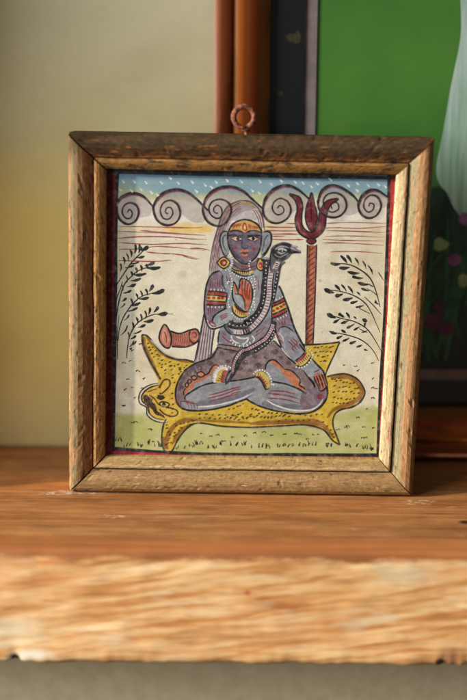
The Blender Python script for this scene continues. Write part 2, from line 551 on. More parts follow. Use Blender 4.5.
def rail_mat(name, bands, prim, primc, grime, grimec, chip, chipc, seed, gouge=0.3, streak=1.0, rough=0.55):
    """worn painted wood: bands across the moulding, primer showing, grime, pale chips"""
    m = NT(name, rough, 0.2)
    uv = m.coord('UV')
    s_ = m.sep(uv)
    g1 = m.noise(m.coord('UV', (55, 520, 1), (seed, seed * 2, 0)), 1.0, 6, 0.62)
    g2 = m.noise(m.coord('UV', (190, 420, 1), (seed * 3, 1, 0)), 1.0, 5, 0.6)
    g3 = m.noise(m.coord('UV', (34, 170, 1), (seed, 5, 0)), 1.0, 5, 0.65)
    fn = m.noise(m.coord('UV', (300, 2600, 1)), 1.0, 4, 0.6)
    pit = m.noise(m.coord('UV', (900, 1400, 1)), 1.0, 3, 0.6)
    vv = m.math('ADD', s_[1], m.math('MULTIPLY', m.math('SUBTRACT', g1, 0.5), 0.0055))
    vv = m.math('ADD', vv, m.math('MULTIPLY', m.math('SUBTRACT', g2, 0.5), 0.003))
    c = m.ramp(m.math('DIVIDE', vv, 0.0258), bands)
    c = m.mix(m.rng(g2, 0.35, 0.68, 0.0, 0.45), c, chipc)
    c = m.mix(m.math('MULTIPLY', m.rng(g3, prim, prim + 0.03), 0.85), c, primc)
    gk = m.noise(m.coord('UV', (75, 230, 1), (seed * 5, 9, 0)), 1.0, 7, 0.7)
    c = m.mix(m.math('MULTIPLY', m.rng(gk, grime, grime + 0.035), 0.85), c, grimec)
    ch = m.noise(m.coord('UV', (60, 420, 1), (seed * 7, 3, 0)), 1.0, 6, 0.75)
    c = m.mix(m.math('MULTIPLY', m.rng(ch, chip, chip + 0.03), 0.8), c, (226, 206, 164))
    mo = m.noise(m.coord('UV', (110, 950, 1), (seed, 7, 0)), 1.0, 6, 0.7)
    c = m.mix(m.rng(mo, 0.36, 0.52, 0.5, 0), c, (84, 56, 28))
    c = m.mix(m.rng(mo, 0.58, 0.68, 0, 0.25), c, (206, 172, 116))
    c = m.mix(m.rng(fn, 0.30, 0.52, 0.5 * streak, 0), c, (74, 52, 32))
    c = m.mix(m.rng(pit, 0.26, 0.36, 0.3, 0), c, (58, 42, 28))
    ck = m.noise(m.coord('UV', (26, 700, 1), (seed * 2, 11, 0)), 1.0, 4, 0.6)
    ckm = m.rng(m.math('ABSOLUTE', m.math('SUBTRACT', ck, 0.5)), 0.012, 0.003)
    c = m.mix(m.math('MULTIPLY', ckm, m.rng(g2, 0.45, 0.6, 0, 0.7)), c, (48, 32, 20))
    c = m.mix(m.math('MULTIPLY', m.rng(m.math('ABSOLUTE', m.math('SUBTRACT', s_[1], 0.0182)), 0.0014, 0.0), m.rng(g1, 0.38, 0.55, 0, 0.6)), c, (60, 42, 26))
    grv = m.math('COMPARE', s_[1], 0.01745, 0.00055)
    c = m.mix(m.math('MULTIPLY', grv, m.rng(g1, 0.3, 0.6, 0.45, 0.85)), c, (40, 26, 16))
    m.color(c)
    m.put(m.b.inputs['Roughness'], m.rng(g2, 0.3, 0.7, rough - 0.05, rough + 0.25))
    h = m.math('ADD', m.math('MULTIPLY', fn, 0.5), m.math('ADD', m.math('MULTIPLY', gk, 0.8), m.math('MULTIPLY', pit, 0.35)))
    m.bump(h, gouge + 0.2, 0.0007)
    return m.m


mat_bottom = rail_mat("worn_paint_bottom", [(0.0, (146, 112, 68)), (0.3, (130, 98, 58)), (0.5, (152, 116, 76)), (0.66, (124, 94, 56)), (0.74, (196, 170, 124)), (0.85, (148, 118, 74)), (1.0, (166, 136, 86))],
                      0.61, (170, 124, 88), 0.61, (64, 54, 42), 0.645, (180, 150, 100), 1.3)
mat_right = rail_mat("worn_paint_right", [(0.0, (88, 60, 32)), (0.08, (110, 76, 42)), (0.17, (156, 114, 68)), (0.30, (166, 120, 76)), (0.42, (176, 128, 86)), (0.47, (136, 130, 96)), (0.63, (136, 130, 98)), (0.69, (160, 126, 80)), (0.78, (190, 174, 136)), (0.9, (176, 158, 118)), (1.0, (204, 188, 150))],
                     0.59, (178, 124, 90), 0.62, (74, 74, 56), 0.68, (176, 146, 100), 2.7)
mat_top = rail_mat("worn_paint_top", [(0.0, (42, 33, 22)), (0.35, (46, 34, 20)), (0.55, (76, 44, 20)), (0.62, (150, 86, 40)), (0.70, (184, 134, 76)), (0.78, (150, 106, 50)), (1.0, (140, 98, 46))],
                   0.60, (160, 100, 44), 0.53, (46, 38, 28), 0.70, (122, 90, 50), 4.1, 0.5)
mat_left = rail_mat("worn_paint_left", [(0.0, (200, 142, 92)), (0.05, (150, 108, 68)), (0.12, (98, 96, 72)), (0.24, (116, 94, 60)), (0.34, (124, 82, 42)), (0.50, (122, 68, 30)), (0.64, (134, 70, 28)), (0.72, (188, 138, 74)), (0.80, (156, 104, 46)), (1.0, (162, 110, 48))],
                    0.60, (160, 108, 74), 0.58, (60, 52, 40), 0.67, (170, 136, 92), 5.9)
SEG = 230
labels = ["pale worn bottom rail", "pale right rail with orange and grey green patches", "dark grimy top rail", "brown left rail with grey green patches"]
for k, mt in enumerate((mat_bottom, mat_right, mat_top, mat_left)):
    o = rail("frame_rail", OUT[k], OUT[(k + 1) % 4], INN[k], INN[(k + 1) % 4], prof, WF, mt, fp, seg=SEG, rough=wear(k * 3.1), gap=(0.0006, 0.0004, 0.0003, 0.0011)[k], seed=k * 0.9)
    o['label'] = labels[k]
# dark backing seen through the mitre gaps, behind the paper
m = NT("old_board", 0.8)
m.color(m.mix(m.rng(m.noise(m.coord(scale=(20, 20, 200)), 1, 4), 0.3, 0.7), (52, 36, 24), (34, 24, 17)))
v, f = box(-0.1145, 0.1165, 0.0062, 0.0262, 0.004, 0.2415)
mesh_obj("backing_board", v, f, m.m, fp)

# rusty screw eye
m = NT("rusty_iron", 0.75, 0.4)
rn = m.noise(m.coord(), 420, 5)
rc = m.ramp(rn, [(0.3, (52, 30, 24)), (0.45, (104, 56, 38)), (0.56, (132, 78, 52)), (0.66, (150, 104, 82)), (0.78, (186, 160, 140))])
m.color(rc)
m.put(m.b.inputs['Metallic'], 0.25)
m.bump(rn, 0.8, 0.0008)


def tube(name, pts, radii, mat, parent, ns=14):
    V, F = [], []
    P = [Vector(p) for p in pts]
    prev = Vector((0, 1, 0))
    for i, p in enumerate(P):
        tn = (P[min(i + 1, len(P) - 1)] - P[max(i - 1, 0)]).normalized()
        n1 = (prev - tn * prev.dot(tn)).normalized()
        prev = n1
        n2 = tn.cross(n1)
        for q in range(ns):
            t = q / ns * 2 * math.pi
            r = radii[i] * (1 + 0.10 * fbm(p.x * 500 + 3 * math.cos(t), p.z * 500, math.sin(t) * 3 + p.y * 300))
            V.append(p + n1 * math.cos(t) * r + n2 * math.sin(t) * r)
    for i in range(len(P) - 1):
        for q in range(ns):
            q2 = (q + 1) % ns
            F.append((i * ns + q, (i + 1) * ns + q, (i + 1) * ns + q2, i * ns + q2))
    F.append(tuple(range(ns)))
    F.append(tuple((len(P) - 1) * ns + q for q in range(ns - 1, -1, -1)))
    return mesh_obj(name, V, F, mat, parent, True)


cx, cz, rr = -0.0004, 0.2578, 0.0067
pts, rad = [], []
for k in range(8):
    t = k / 7
    pts.append((cx + 0.0018 - 0.0004 * t, 0.006, 0.2405 + t * 0.0092))
    rad.append(0.0013)
for k in range(56):
    t = k / 55
    a = R(-72 + 338 * t)
    pts.append((cx + rr * math.cos(a), 0.006 - 0.0024 * t, cz + rr * math.sin(a)))
    rad.append(0.00185 * (1 - 0.25 * max(0, t - 0.85) / 0.15))
tube("screw_eye", pts, rad, m.m, fp)
tube("screw_eye_collar", [(cx + 0.0012 + 0.0021 * math.cos(t), 0.006 + 0.0021 * math.sin(t), 0.2492 + 0.0001 * t) for t in np.linspace(0, 6.2, 18)], [0.0009] * 18, m.m, fp, 8)

# ------------------------------------------------------------------ the painted sheet
# H maps the photograph's pixel grid, in which the drawing was traced, onto the flat sheet (metres)
HM = [6.43858625e-04, 6.20435408e-06, -1.58226697e-01, 8.60326544e-06, -6.77106284e-04, 3.30976682e-01, 1.28091988e-05, -1.73592566e-04]
YP = 0.0045


def sheet(x, y):
    d = HM[6] * x + HM[7] * y + 1
    return ((HM[0] * x + HM[1] * y + HM[2]) / d, (HM[3] * x + HM[4] * y + HM[5]) / d)


def sstep(a, b, x):
    t = np.clip((x - a) / (b - a), 0, 1)
    return t * t * (3 - 2 * t)


NX, NY = 300, 320
gx = np.linspace(98, 404, NX)
gy_ = np.linspace(162, 468, NY)
PX, PY = np.meshgrid(gx, gy_)


def vnoise(sx, sy, seed, o=4):
    out = np.zeros_like(PX)
    rs = np.random.RandomState(seed)
    amp, tot = 1.0, 0
    for k in range(o):
        nx, ny = int(306 / sx * 2 ** k) + 3, int(306 / sy * 2 ** k) + 3
        g = rs.rand(ny, nx)
        fx = (PX - 98) / sx * 2 ** k
        fy = (PY - 162) / sy * 2 ** k
        ix, iy = np.clip(fx.astype(int), 0, nx - 2), np.clip(fy.astype(int), 0, ny - 2)
        tx, ty = fx - ix, fy - iy
        tx, ty = tx * tx * (3 - 2 * tx), ty * ty * (3 - 2 * ty)
        out += amp * ((g[iy, ix] * (1 - tx) + g[iy, ix + 1] * tx) * (1 - ty) + (g[iy + 1, ix] * (1 - tx) + g[iy + 1, ix + 1] * tx) * ty)
        tot += amp
        amp *= 0.5
    return out / tot


rgb = np.zeros((NY, NX, 3))


def wash(col, mask):
    global rgb
    rgb = rgb * (1 - mask[..., None]) + np.array(lin(col)) * mask[..., None]


one = np.ones_like(PX)
wash((208, 201, 180), one)
wash((192, 180, 150), sstep(0.45, 0.7, vnoise(60, 60, 1)) * 0.6)
wash((216, 212, 192), sstep(0.5, 0.7, vnoise(40, 40, 2)) * 0.6)
wash((178, 164, 128), sstep(0.6, 0.75, vnoise(14, 14, 3)) * 0.35)
# sky: blue above, green and yellow patches where it thins out
ny1 = (vnoise(30, 12, 4) - 0.5)
ylow = 196 + ny1 * 10 + 0.012 * (PX - 250)
wash((150, 164, 122), sstep(ylow + 12, ylow - 2, PY + 0 * PX) * 0.85)
wash((108, 142, 160), sstep(ylow + 1, ylow - 5, PY) * sstep(118, 168, PX + 3 * (190 - PY)) * 0.85)
wash((128, 160, 172), sstep(ylow + 1, ylow - 5, PY) * 0.35)
wash((76, 110, 132), sstep(184, 178, PY - 0.012 * (PX - 250)) * 0.6)
# whitish band of cloud body
cy0 = 212 + (vnoise(26, 10, 5) - 0.5) * 8
wash((214, 208, 200), sstep(16, 6, np.abs(PY - cy0)) * sstep(192, 204, PY) * 0.75)
wash((196, 186, 190), sstep(12, 3, np.abs(PY - cy0 + 3)) * sstep(0.5, 0.6, vnoise(20, 10, 6)) * 0.5)
# yellow washes below the clouds


def blob(cx_, cy_, rx, ry, s=0.5):
    d = np.sqrt(((PX - cx_) / rx) ** 2 + ((PY - cy_) / ry) ** 2) + (vnoise(9, 4, int(cx_)) - 0.5) * 0.8
    return sstep(1, s, d)


wash((212, 178, 84), blob(186, 230, 32, 5) * 0.75)
wash((206, 176, 96), blob(178, 226, 26, 4) * 0.6)
wash((214, 198, 150), blob(140, 229, 26, 4) * 0.5)
wash((212, 176, 84), blob(205, 229, 10, 6) * 0.6)
wash((206, 190, 130), blob(270, 228, 22, 5) * 0.45)
wash((168, 172, 128), blob(256, 200, 12, 6) * 0.7)
wash((172, 172, 128), blob(296, 200, 14, 6) * 0.6)
wash((176, 172, 132), blob(352, 205, 14, 6) * 0.6)
wash((170, 176, 140), blob(316, 214, 12, 8) * 0.4)
# ground
gl = np.interp(PX, [98, 117, 140, 165, 200, 300, 335, 352, 375, 404], [412, 413, 415, 414, 420, 424, 414, 409, 408, 409]) + (vnoise(12, 30, 8) - 0.5) * 4
gm = sstep(gl - 3.5, gl + 4.5, PY + (vnoise(5, 4, 12) - 0.5) * 5)
wash((172, 172, 108), gm * 0.92)
wash((150, 156, 84), gm * sstep(0.45, 0.65, vnoise(34, 16, 9)) * 0.55)
wash((190, 186, 140), gm * sstep(0.5, 0.65, vnoise(22, 14, 10)) * 0.5)
# faint horizontal crease with a tone step, stains
wash((176, 172, 150), sstep(0.5, 0, np.abs(PY - 264.5 - 0.01 * (PX - 250))) * 0.35)
for (cx_, cy_, r_) in ((320, 281, 2), (176, 240, 1.4), (342, 343, 2), (322, 333, 1.5), (116, 279, 1.6)):
    wash((168, 128, 70), blob(cx_, cy_, r_, r_) * 0.6)
verts = []
for j in range(NY):
    for i in range(NX):
        a, b = sheet(gx[i], gy_[j])
        verts.append((a, YP, b))
faces = [(j * NX + i, (j + 1) * NX + i, (j + 1) * NX + i + 1, j * NX + i + 1) for j in range(NY - 1) for i in range(NX - 1)]
m = NT("painted_paper", 0.7, 0.25)
at = m.n('ShaderNodeVertexColor', layer_name="pigment")
fib = m.noise(m.coord(scale=(900, 900, 900)), 1.0, 4, 0.7)
mot = m.noise(m.coord(scale=(160, 160, 160)), 1.0, 4, 0.6)
c = m.mix(m.rng(fib, 0.3, 0.7, 0.28, 0), at.outputs[0], (120, 108, 80), 'MULTIPLY')
c = m.mix(m.rng(mot, 0.35, 0.65, 0.16, 0), c, (150, 132, 96), 'MULTIPLY')
m.color(c)
m.bump(fib, 0.25, 0.0003)
paper = mesh_obj("painted_sheet", verts, faces, m.m, fp)
ca = paper.data.color_attributes.new("pigment", 'FLOAT_COLOR', 'POINT')
buf = np.ones((NX * NY, 4), dtype=np.float32)
buf[:, :3] = rgb.reshape(-1, 3)
ca.data.foreach_set('color', buf.ravel())

# paint: brush strokes and flat fills laid over the sheet
m = NT("brushed_paint", 0.6, 0.3)
at = m.n('ShaderNodeVertexColor', layer_name="pigment")
n1 = m.noise(m.coord(scale=(330, 330, 330)), 1.0, 4, 0.6)
n2 = m.noise(m.coord(scale=(1100, 1100, 1100)), 1.0, 3, 0.7)
c = m.mix(m.rng(n1, 0.3, 0.7, 0.5, 0.12), at.outputs[0], (130, 124, 118), 'MULTIPLY')
c = m.mix(m.rng(n1, 0.5, 0.8, 0.0, 0.22), c, (196, 188, 174))
c = m.mix(m.rng(n2, 0.3, 0.7, 0.2, 0), c, (110, 104, 96), 'MULTIPLY')
m.color(c)
al = m.math('MULTIPLY', at.outputs[1], m.rng(n2, 0.25, 0.45, 0.72, 1.0), clamp=True)
m.put(m.b.inputs['Alpha'], al)
m.bump(n2, 0.2, 0.0003)
PAINT = m.m
DZ = 0.0000006


class Paint:
    def __init__(self, name, base=10):
        self.name, self.V, self.F, self.C, self.k = name, [], [], [], base

    def up(self):
        self.k += 1
        return YP - self.k * DZ

    def add(self, pts, cols, faces, y):
        n0 = len(self.V)
        for (x, z), c in zip(pts, cols):
            a, b = sheet(x, z)
            self.V.append((a, y, b))
            self.C.append(c)
        self.F += [tuple(i + n0 for i in f_) for f_ in faces]

    def fill(self, pts, col, alpha=1.0, sub=6, y=None, smooth=True):
        P = catmull(pts, True, sub) if smooth else pts
        tri = tessellate_polygon([[Vector((a, b, 0)) for a, b in P]])
        L = lin(col)
        self.add(P, [(*L, alpha)] * len(P), tri, y or self.up())

    def stroke(self, pts, w=1.0, col=(28, 28, 32), alpha=1.0, taper=(1, 1), sub=6, y=None, soft=0.3, jit=0.12, shape=None):
        P = catmull(pts, False, sub)
        n = len(P)
        L = lin(col)
        out, cols, F_ = [], [], []
        ph = random.random() * 50
        for i, p in enumerate(P):
            a, b = P[max(i - 1, 0)], P[min(i + 1, n - 1)]
            dx, dy = b[0] - a[0], b[1] - a[1]
            l = math.hypot(dx, dy) or 1
            nx, ny = -dy / l, dx / l
            t = i / (n - 1)
            if shape:
                ww = w * shape(t)
            else:
                ww = w
                if taper[0]:
                    ww *= min(1, 0.25 + t / 0.12 * 0.75)
                if taper[1]:
                    ww *= min(1, 0.15 + (1 - t) / 0.25 * 0.85)
            ww *= 1 + jit * 2 * noise.noise(Vector((i * 0.35, ph, 0)))
            h = ww / 2
            for s, al_ in ((-h - soft, 0), (-max(h - soft * .4, 0), alpha), (max(h - soft * .4, 0), alpha), (h + soft, 0)):
                out.append((p[0] + nx * s, p[1] + ny * s))
                cols.append((*L, al_))
            if i:
                q = i * 4
                for k in range(3):
                    F_.append((q - 4 + k, q - 3 + k, q + 1 + k, q + k))
        self.add(out, cols, F_, y or self.up())

    def loop(self, pts, w=1.0, col=(28, 28, 32), **kw):
        P = catmull(pts, True, 5)
        self.stroke(P + [P[0]], w, col, sub=1, taper=(0, 0), **kw)

    def dot(self, x, z, rx, ry=None, col=(230, 226, 215), alpha=1.0, soft=0.25, rot=0, y=None, ring=12):
        ry = ry or rx
        L = lin(col)
        P, Cc = [(x, z)], [(*L, alpha)]
        ca_, sa = math.cos(rot), math.sin(rot)
        for s, al_ in ((1.0, alpha), (1.0 + soft / max(rx, .1), 0)):
            for q in range(ring):
                t = q / ring * 2 * math.pi
                jj = 1 + 0.06 * math.sin(3 * t + x)
                a, b = rx * s * math.cos(t) * jj, ry * s * math.sin(t) * jj
                P.append((x + a * ca_ - b * sa, z + a * sa + b * ca_))
                Cc.append((*L, al_))
        F_ = [(0, 1 + q, 1 + (q + 1) % ring) for q in range(ring)]
        F_ += [(1 + q, 1 + ring + q, 1 + ring + (q + 1) % ring, 1 + (q + 1) % ring) for q in range(ring)]
        self.add(P, Cc, F_, y or self.up())

    def beads(self, pts, step=2.4, r=0.6, col=(224, 222, 212), ry=None, along=True, off=0.0, alpha=0.95, ln=None):
        """white tooth-like touches set along a curve"""
        P = catmull(pts, False, 8)
        y = self.up()
        acc = 0
        for i in range(1, len(P)):
            d = math.hypot(P[i][0] - P[i - 1][0], P[i][1] - P[i - 1][1])
            acc += d
            if acc >= step:
                acc = 0
                tx, ty = (P[i][0] - P[i - 1][0]) / (d or 1), (P[i][1] - P[i - 1][1]) / (d or 1)
                x, z_ = P[i][0] - ty * off, P[i][1] + tx * off
                if ln:
                    self.stroke([(x + ty * ln, z_ - tx * ln), (x - ty * ln, z_ + tx * ln)], r * 1.6, col, alpha, sub=3, y=y, soft=0.2)
                else:
                    self.dot(x + random.uniform(-.15, .15), z_ + random.uniform(-.15, .15), r, ry or r, col, alpha, y=y, ring=8, soft=0.2)

    def build(self, parent):
        o = mesh_obj(self.name, self.V, self.F, PAINT, parent)
        c_ = o.data.color_attributes.new("pigment", 'FLOAT_COLOR', 'POINT')
        c_.data.foreach_set('color', np.array(self.C, dtype=np.float32).ravel())
        return o


def crop(ox, oy, w_):
    s = 467.0 / w_
    return lambda *p: [(ox + p[i] / s, oy + p[i + 1] / s) for i in range(0, len(p), 2)]


c1, c2, c3 = crop(105, 170, 90), crop(190, 180, 60), crop(240, 180, 60)
c4, c5, c6, c7, c8 = crop(195, 260, 60), crop(245, 260, 60), crop(170, 340, 60), crop(225, 340, 60), crop(280, 340, 60)
q2, q3, q4 = crop(250, 165, 150), crop(100, 315, 150), crop(250, 315, 150)
r1, r2, l2, m4, m5, m6 = crop(295, 170, 100), crop(315, 240, 80), crop(105, 240, 80), crop(130, 320, 80), crop(105, 360, 80), crop(310, 345, 90)
INK = (30, 31, 34)
WINE = (122, 44, 58)

# ---- clouds: fills, dark outlines ending in spirals, wine coloured echo line
P = Paint("painted_sky", 2)
# ---- thin red lines of the sky
RED = (168, 62, 78)
for pts in ([(118, 227), (150, 227.5), (190, 228.5), (203, 228)], [(118, 232), (150, 233), (178, 234.5), (206, 236)], [(118, 239), (140, 237.3), (170, 237.5), (190, 239.5), (207, 240)],
            [(118, 243), (150, 245), (180, 244), (208, 245.5)], [(119, 250), (140, 249.5), (160, 247), (205, 251)], [(146, 252.5), (160, 254), (178, 255), (200, 259.5)],
            [(118, 261), (150, 262), (172, 261)], [(140, 231), (165, 233), (190, 235)], [(190, 249), (200, 249), (210, 251)],
            [(183, 256.5), (190, 258.5), (198, 260)], [(286, 224), (298, 224.4)], [(264, 227.3), (280, 228), (300, 227.6)], [(266, 231), (285, 231.6), (298, 231.5)],
            [(268, 235), (285, 234.6), (301, 235)], [(271, 239.8), (285, 240.4), (303, 240)], [(272, 237), (285, 236.7)],
            [(326, 224), (350, 223), (386, 224)], [(324, 229), (335, 228.3), (360, 229), (386, 227)], [(326, 231), (350, 231.8), (385, 233)], [(325, 237), (350, 236.5), (384, 238)],
            [(322, 240), (345, 241), (384, 241.6)], [(322, 243.5), (345, 243.6), (384, 246)], [(330, 252.5), (355, 252), (382, 254)], [(296, 240), (303, 240.5)]):
    P.stroke(pts, 0.85, RED, 0.75, jit=0.5, soft=0.25)
hump = [
    [(117, 203), (122, 197), (132, 193.5), (143, 196.5), (152, 206)],
    [(153, 207), (157, 199), (165, 192.5), (177, 189.8), (188, 193), (197, 200), (208, 211)],
    [(203.5, 206), (205.4, 199), (212, 191.8), (222, 187.6), (233.7, 187.5), (244, 192.2), (252, 199.5), (262.5, 209)],
    [(262.5, 210), (264.4, 200.6), (269.6, 192.8), (277.3, 187.7), (286.3, 185.8), (294, 187.7), (302, 193), (309, 199.5)],
    [(317.5, 203), (320.7, 192.4), (328, 186.3), (338, 186.7), (348.5, 192.5), (354, 197), (359, 203.5)],
    [(358, 206), (361.4, 196.7), (369, 191), (377.4, 190.8), (387.5, 197.5)]]
spir = [
    [(116.5, 207), (117.2, 215), (121, 221.5), (128, 225), (135.5, 221.5), (138.6, 213), (136, 206), (129.5, 203.6), (124, 206.5), (122.3, 213), (125.5, 218.5), (130.5, 218.5), (132.3, 213.5), (129.5, 210), (127.5, 213)],
    [(153, 206), (154, 214), (158, 222), (166.5, 226), (175.5, 223.5), (180, 215), (177.5, 205.5), (170.5, 201), (163.5, 203.5), (160.3, 211), (163, 218.5), (168.8, 219.5), (172.8, 214), (171, 208.5), (167, 208.5), (165.3, 212.5), (168, 214.5)],
    [(203.5, 205), (202.8, 212), (206, 220.5), (212, 225.3), (219.5, 226.7), (227, 222), (231, 212.5), (230, 205.7), (224.7, 201), (218, 200), (211.8, 202.8), (209, 208.5), (210.5, 214.9), (215.7, 218.7), (220.3, 218), (222, 213.4), (220.8, 208), (217, 205.9), (213.8, 209), (214.6, 213), (218, 214)],
    [(262.5, 207.6), (263.2, 214), (266.3, 219.8), (272, 223.4), (279, 223.7), (286.3, 219.8), (290.3, 213.4), (290, 207), (286.3, 201.3), (279.8, 199), (274.2, 202.5), (272.2, 208.3), (274.7, 213.7), (279, 215.4), (283.5, 212.5), (283, 207.8), (279.4, 206.3), (277.3, 209)],
    [(317.5, 201), (319.3, 210.7), (326, 216.8), (335.7, 218), (343, 214), (346.4, 206.4), (343.5, 198), (336, 193.6), (327.5, 195), (323.2, 201.5), (325.5, 209), (332, 212.8), (338.6, 209.5), (337, 203.3), (331, 204.5), (332, 209.5)],
    [(358, 202), (358.8, 210.7), (363.3, 216.9), (370, 218.8), (377.2, 215.2), (380.9, 206.4), (377.6, 198.2), (371, 195.8), (365.2, 200), (363.7, 207.5), (367.8, 212.6), (372.7, 210.5), (373.8, 205.3), (370, 203.8), (368.6, 207)]]
fillc = [(206, 196, 190), (196, 184, 186), (190, 180, 184), (198, 190, 184), (190, 186, 188), (200, 188, 188)]
for k in range(6):
    h, s = hump[k], spir[k]
    ext = h + [(h[-1][0] - 2, h[-1][1] + 10), (h[-1][0] - 14, h[-1][1] + 12)] + s[5:2:-1] + s[2:0:-1]
    P.fill(ext, fillc[k], 0.36)
    cxs = sum(p[0] for p in s[2:9]) / 7
    P.dot(cxs, 211, 9, 9, (214, 198, 190), 0.35, soft=5)
    P.stroke([(p[0] + 1.2, p[1] + 2.0) for p in h[1:]], 1.6, (168, 140, 158), 0.5, soft=0.8)
for k in range(6):
    h, s = hump[k], spir[k]
    P.stroke([(p[0] + 0.9, p[1] + 1.5) for p in h], 1.5, WINE, 0.8)
    P.stroke([(p[0] + 0.9, p[1] - 0.7) for p in s[:9]], 1.3, (150, 84, 92), 0.55)
    P.stroke(s, 1.7, INK, 1, shape=lambda t: 1.15 - 0.55 * t)
    P.stroke(h, 1.9, INK, 1, shape=lambda t: 0.75 + 0.45 * math.sin(math.pi * t))
    P.stroke(s[7:10], 0.8, WINE, 0.5)
fl = [(123, 182), (134, 182), (146, 183), (161, 183), (170, 178.6), (178, 183.5), (192, 182.5), (120, 190), (131, 191), (141, 190), (151, 193), (157, 195), (205, 185.5), (216, 182.5), (227, 181), (241, 182),
      (196, 191.5), (211, 187.5), (252, 191), (259, 193.5), (260, 182), (271, 184.5), (281, 181.5), (295, 182.5), (303, 183.5), (317, 184), (330, 180), (348, 186), (357, 191), (357, 184), (368, 186), (378, 185), (385, 187), (311, 187)]
y = P.up()
for (x, z_) in fl:
    a = random.uniform(-.5, .5)
    P.stroke([(x + 1.5 + a, z_ + 1.7), (x + .4, z_ + .3), (x - 1.4, z_ - 1.3)], 1.9, (226, 228, 224), 0.95, y=y, shape=lambda t: (1.15 * (1 - t) ** 0.8 * min(1, 0.5 + t * 4) + 0.08), soft=0.25, jit=0.35)
P.build(paper)

# ---- border: red outer band and black line
P = Paint("painted_border", 2)
BR = (168, 44, 46)
P.fill([(98, 160), (116, 160), (115.5, 300), (113.3, 462), (98, 466)], (112, 28, 28), 1, smooth=False)  # left red is darker: the frame rail's shade put into the colour
P.fill([(388.5, 160), (404, 160), (396, 466), (378, 466), (384.2, 320)], BR, 1, smooth=False)
P.fill([(98, 448), (200, 454), (390, 455.5), (390, 468), (98, 468)], (168, 44, 56), 1, smooth=False)
P.fill([(98, 160), (404, 160), (404, 176), (98, 171)], (44, 36, 36), 1, smooth=False)  # dark top band, with the top rail's shade painted in
P.stroke([(117.5, 170), (116.6, 220), (115.6, 290), (114.6, 360), (113.4, 452)], 2.8, (26, 24, 26), 1, taper=(0, 0), jit=0.2)
P.stroke([(389.2, 172), (387.8, 220), (385.6, 290), (382.6, 350), (379.6, 400), (377.4, 458)], 2.6, (26, 26, 28), 1, taper=(0, 0), jit=0.2)
P.stroke([(112, 448.8), (140, 451.0), (185, 453.6), (240, 454.8), (300, 455.2), (379, 455.6)], 2.9, (34, 36, 36), 1, taper=(0, 0), jit=0.2)
P.stroke([(105, 172), (250, 175.5), (395, 178.5)], 4.2, (36, 40, 44), 0.95, taper=(0, 0), jit=0.15)
P.build(paper)


def leafstroke(P, pts, w_, y):
    P.stroke(pts, w_ * 0.92, (30, 34, 34), 0.97, y=y, sub=5, shape=lambda t: 0.10 + 0.9 * math.sin(math.pi * t ** 1.5) ** 0.85, soft=0.2, jit=0.3)


def plant(name, stems, leaves, cr):
    P = Paint(name, 3)
    for s in stems:
        P.stroke(cr(*s[1:]), s[0], (34, 38, 38), 0.95, shape=lambda t: 0.45 + 0.8 * math.sin(math.pi * min(t * .9 + .1, 1)) ** 1, soft=0.2)
    y = P.up()
    for l in leaves:
        w_ = l[0]
        a, b = cr(*l[1:3])[0], cr(*l[3:5])[0]
        mx, my = (a[0] + b[0]) / 2, (a[1] + b[1]) / 2
        leafstroke(P, [b, (mx + 0.12 * (b[1] - a[1]), my + abs(b[0] - a[0]) * 0.10 - .3), a], w_, y)
        y -= DZ
        P.k += 1
    P.build(paper)


# (width, tip x, tip y, root x, root y)
plant("painted_plant", [(1.1, 90, 140, 190, 145, 260, 175, 320, 225, 355, 300, 380, 395), (0.9, 55, 295, 130, 300, 220, 325, 290, 370, 330, 430, 380, 545),
                        (0.9, 70, 435, 150, 460, 230, 480, 300, 520, 345, 580, 388, 655), (0.8, 85, 540, 150, 550, 230, 570, 290, 600, 340, 650, 372, 710),
                        (0.6, 288, 335, 340, 385, 388, 440), (0.7, 368, 190, 385, 215, 400, 240), (0.6, 258, 402, 290, 418, 322, 434), (0.6, 300, 285, 345, 312, 362, 330)],
      [(3.6, 90, 138, 148, 146), (3.4, 140, 165, 205, 162), (3.4, 188, 188, 262, 196), (3.4, 215, 215, 282, 226), (3.4, 248, 252, 322, 262), (3.0, 268, 285, 318, 300), (1.2, 318, 265, 345, 278),
       (2.8, 148, 93, 188, 140), (3.2, 183, 90, 214, 142), (2.2, 230, 105, 256, 152), (1.6, 276, 124, 297, 176), (1.8, 308, 150, 336, 206),
       (4.6, 52, 288, 112, 312), (4.0, 116, 330, 165, 318), (3.6, 160, 352, 222, 340), (3.2, 205, 372, 250, 358), (2.6, 236, 396, 286, 384),
       (2.8, 114, 264, 148, 300), (2.0, 152, 262, 184, 306), (2.0, 190, 270, 222, 318), (1.4, 243, 305, 266, 330),
       (4.2, 68, 432, 122, 460), (3.0, 105, 488, 146, 464), (2.8, 150, 490, 198, 472), (2.8, 184, 518, 232, 492), (2.4, 225, 530, 262, 508), (1.6, 270, 543, 312, 530), (1.2, 258, 520, 305, 545),
       (3.4, 136, 432, 172, 456), (2.6, 180, 426, 202, 462), (1.6, 224, 450, 244, 466), (5.0, 275, 465, 305, 478), (2.0, 290, 510, 298, 480),
       (3.8, 82, 535, 128, 552), (2.8, 124, 578, 162, 562), (2.8, 160, 594, 202, 575), (2.8, 200, 608, 242, 592), (2.2, 240, 628, 278, 615), (1.8, 285, 642, 308, 648), (2.4, 152, 528, 182, 546), (1.4, 360, 372, 352, 352), (1.6, 345, 365, 375, 380)], r2)
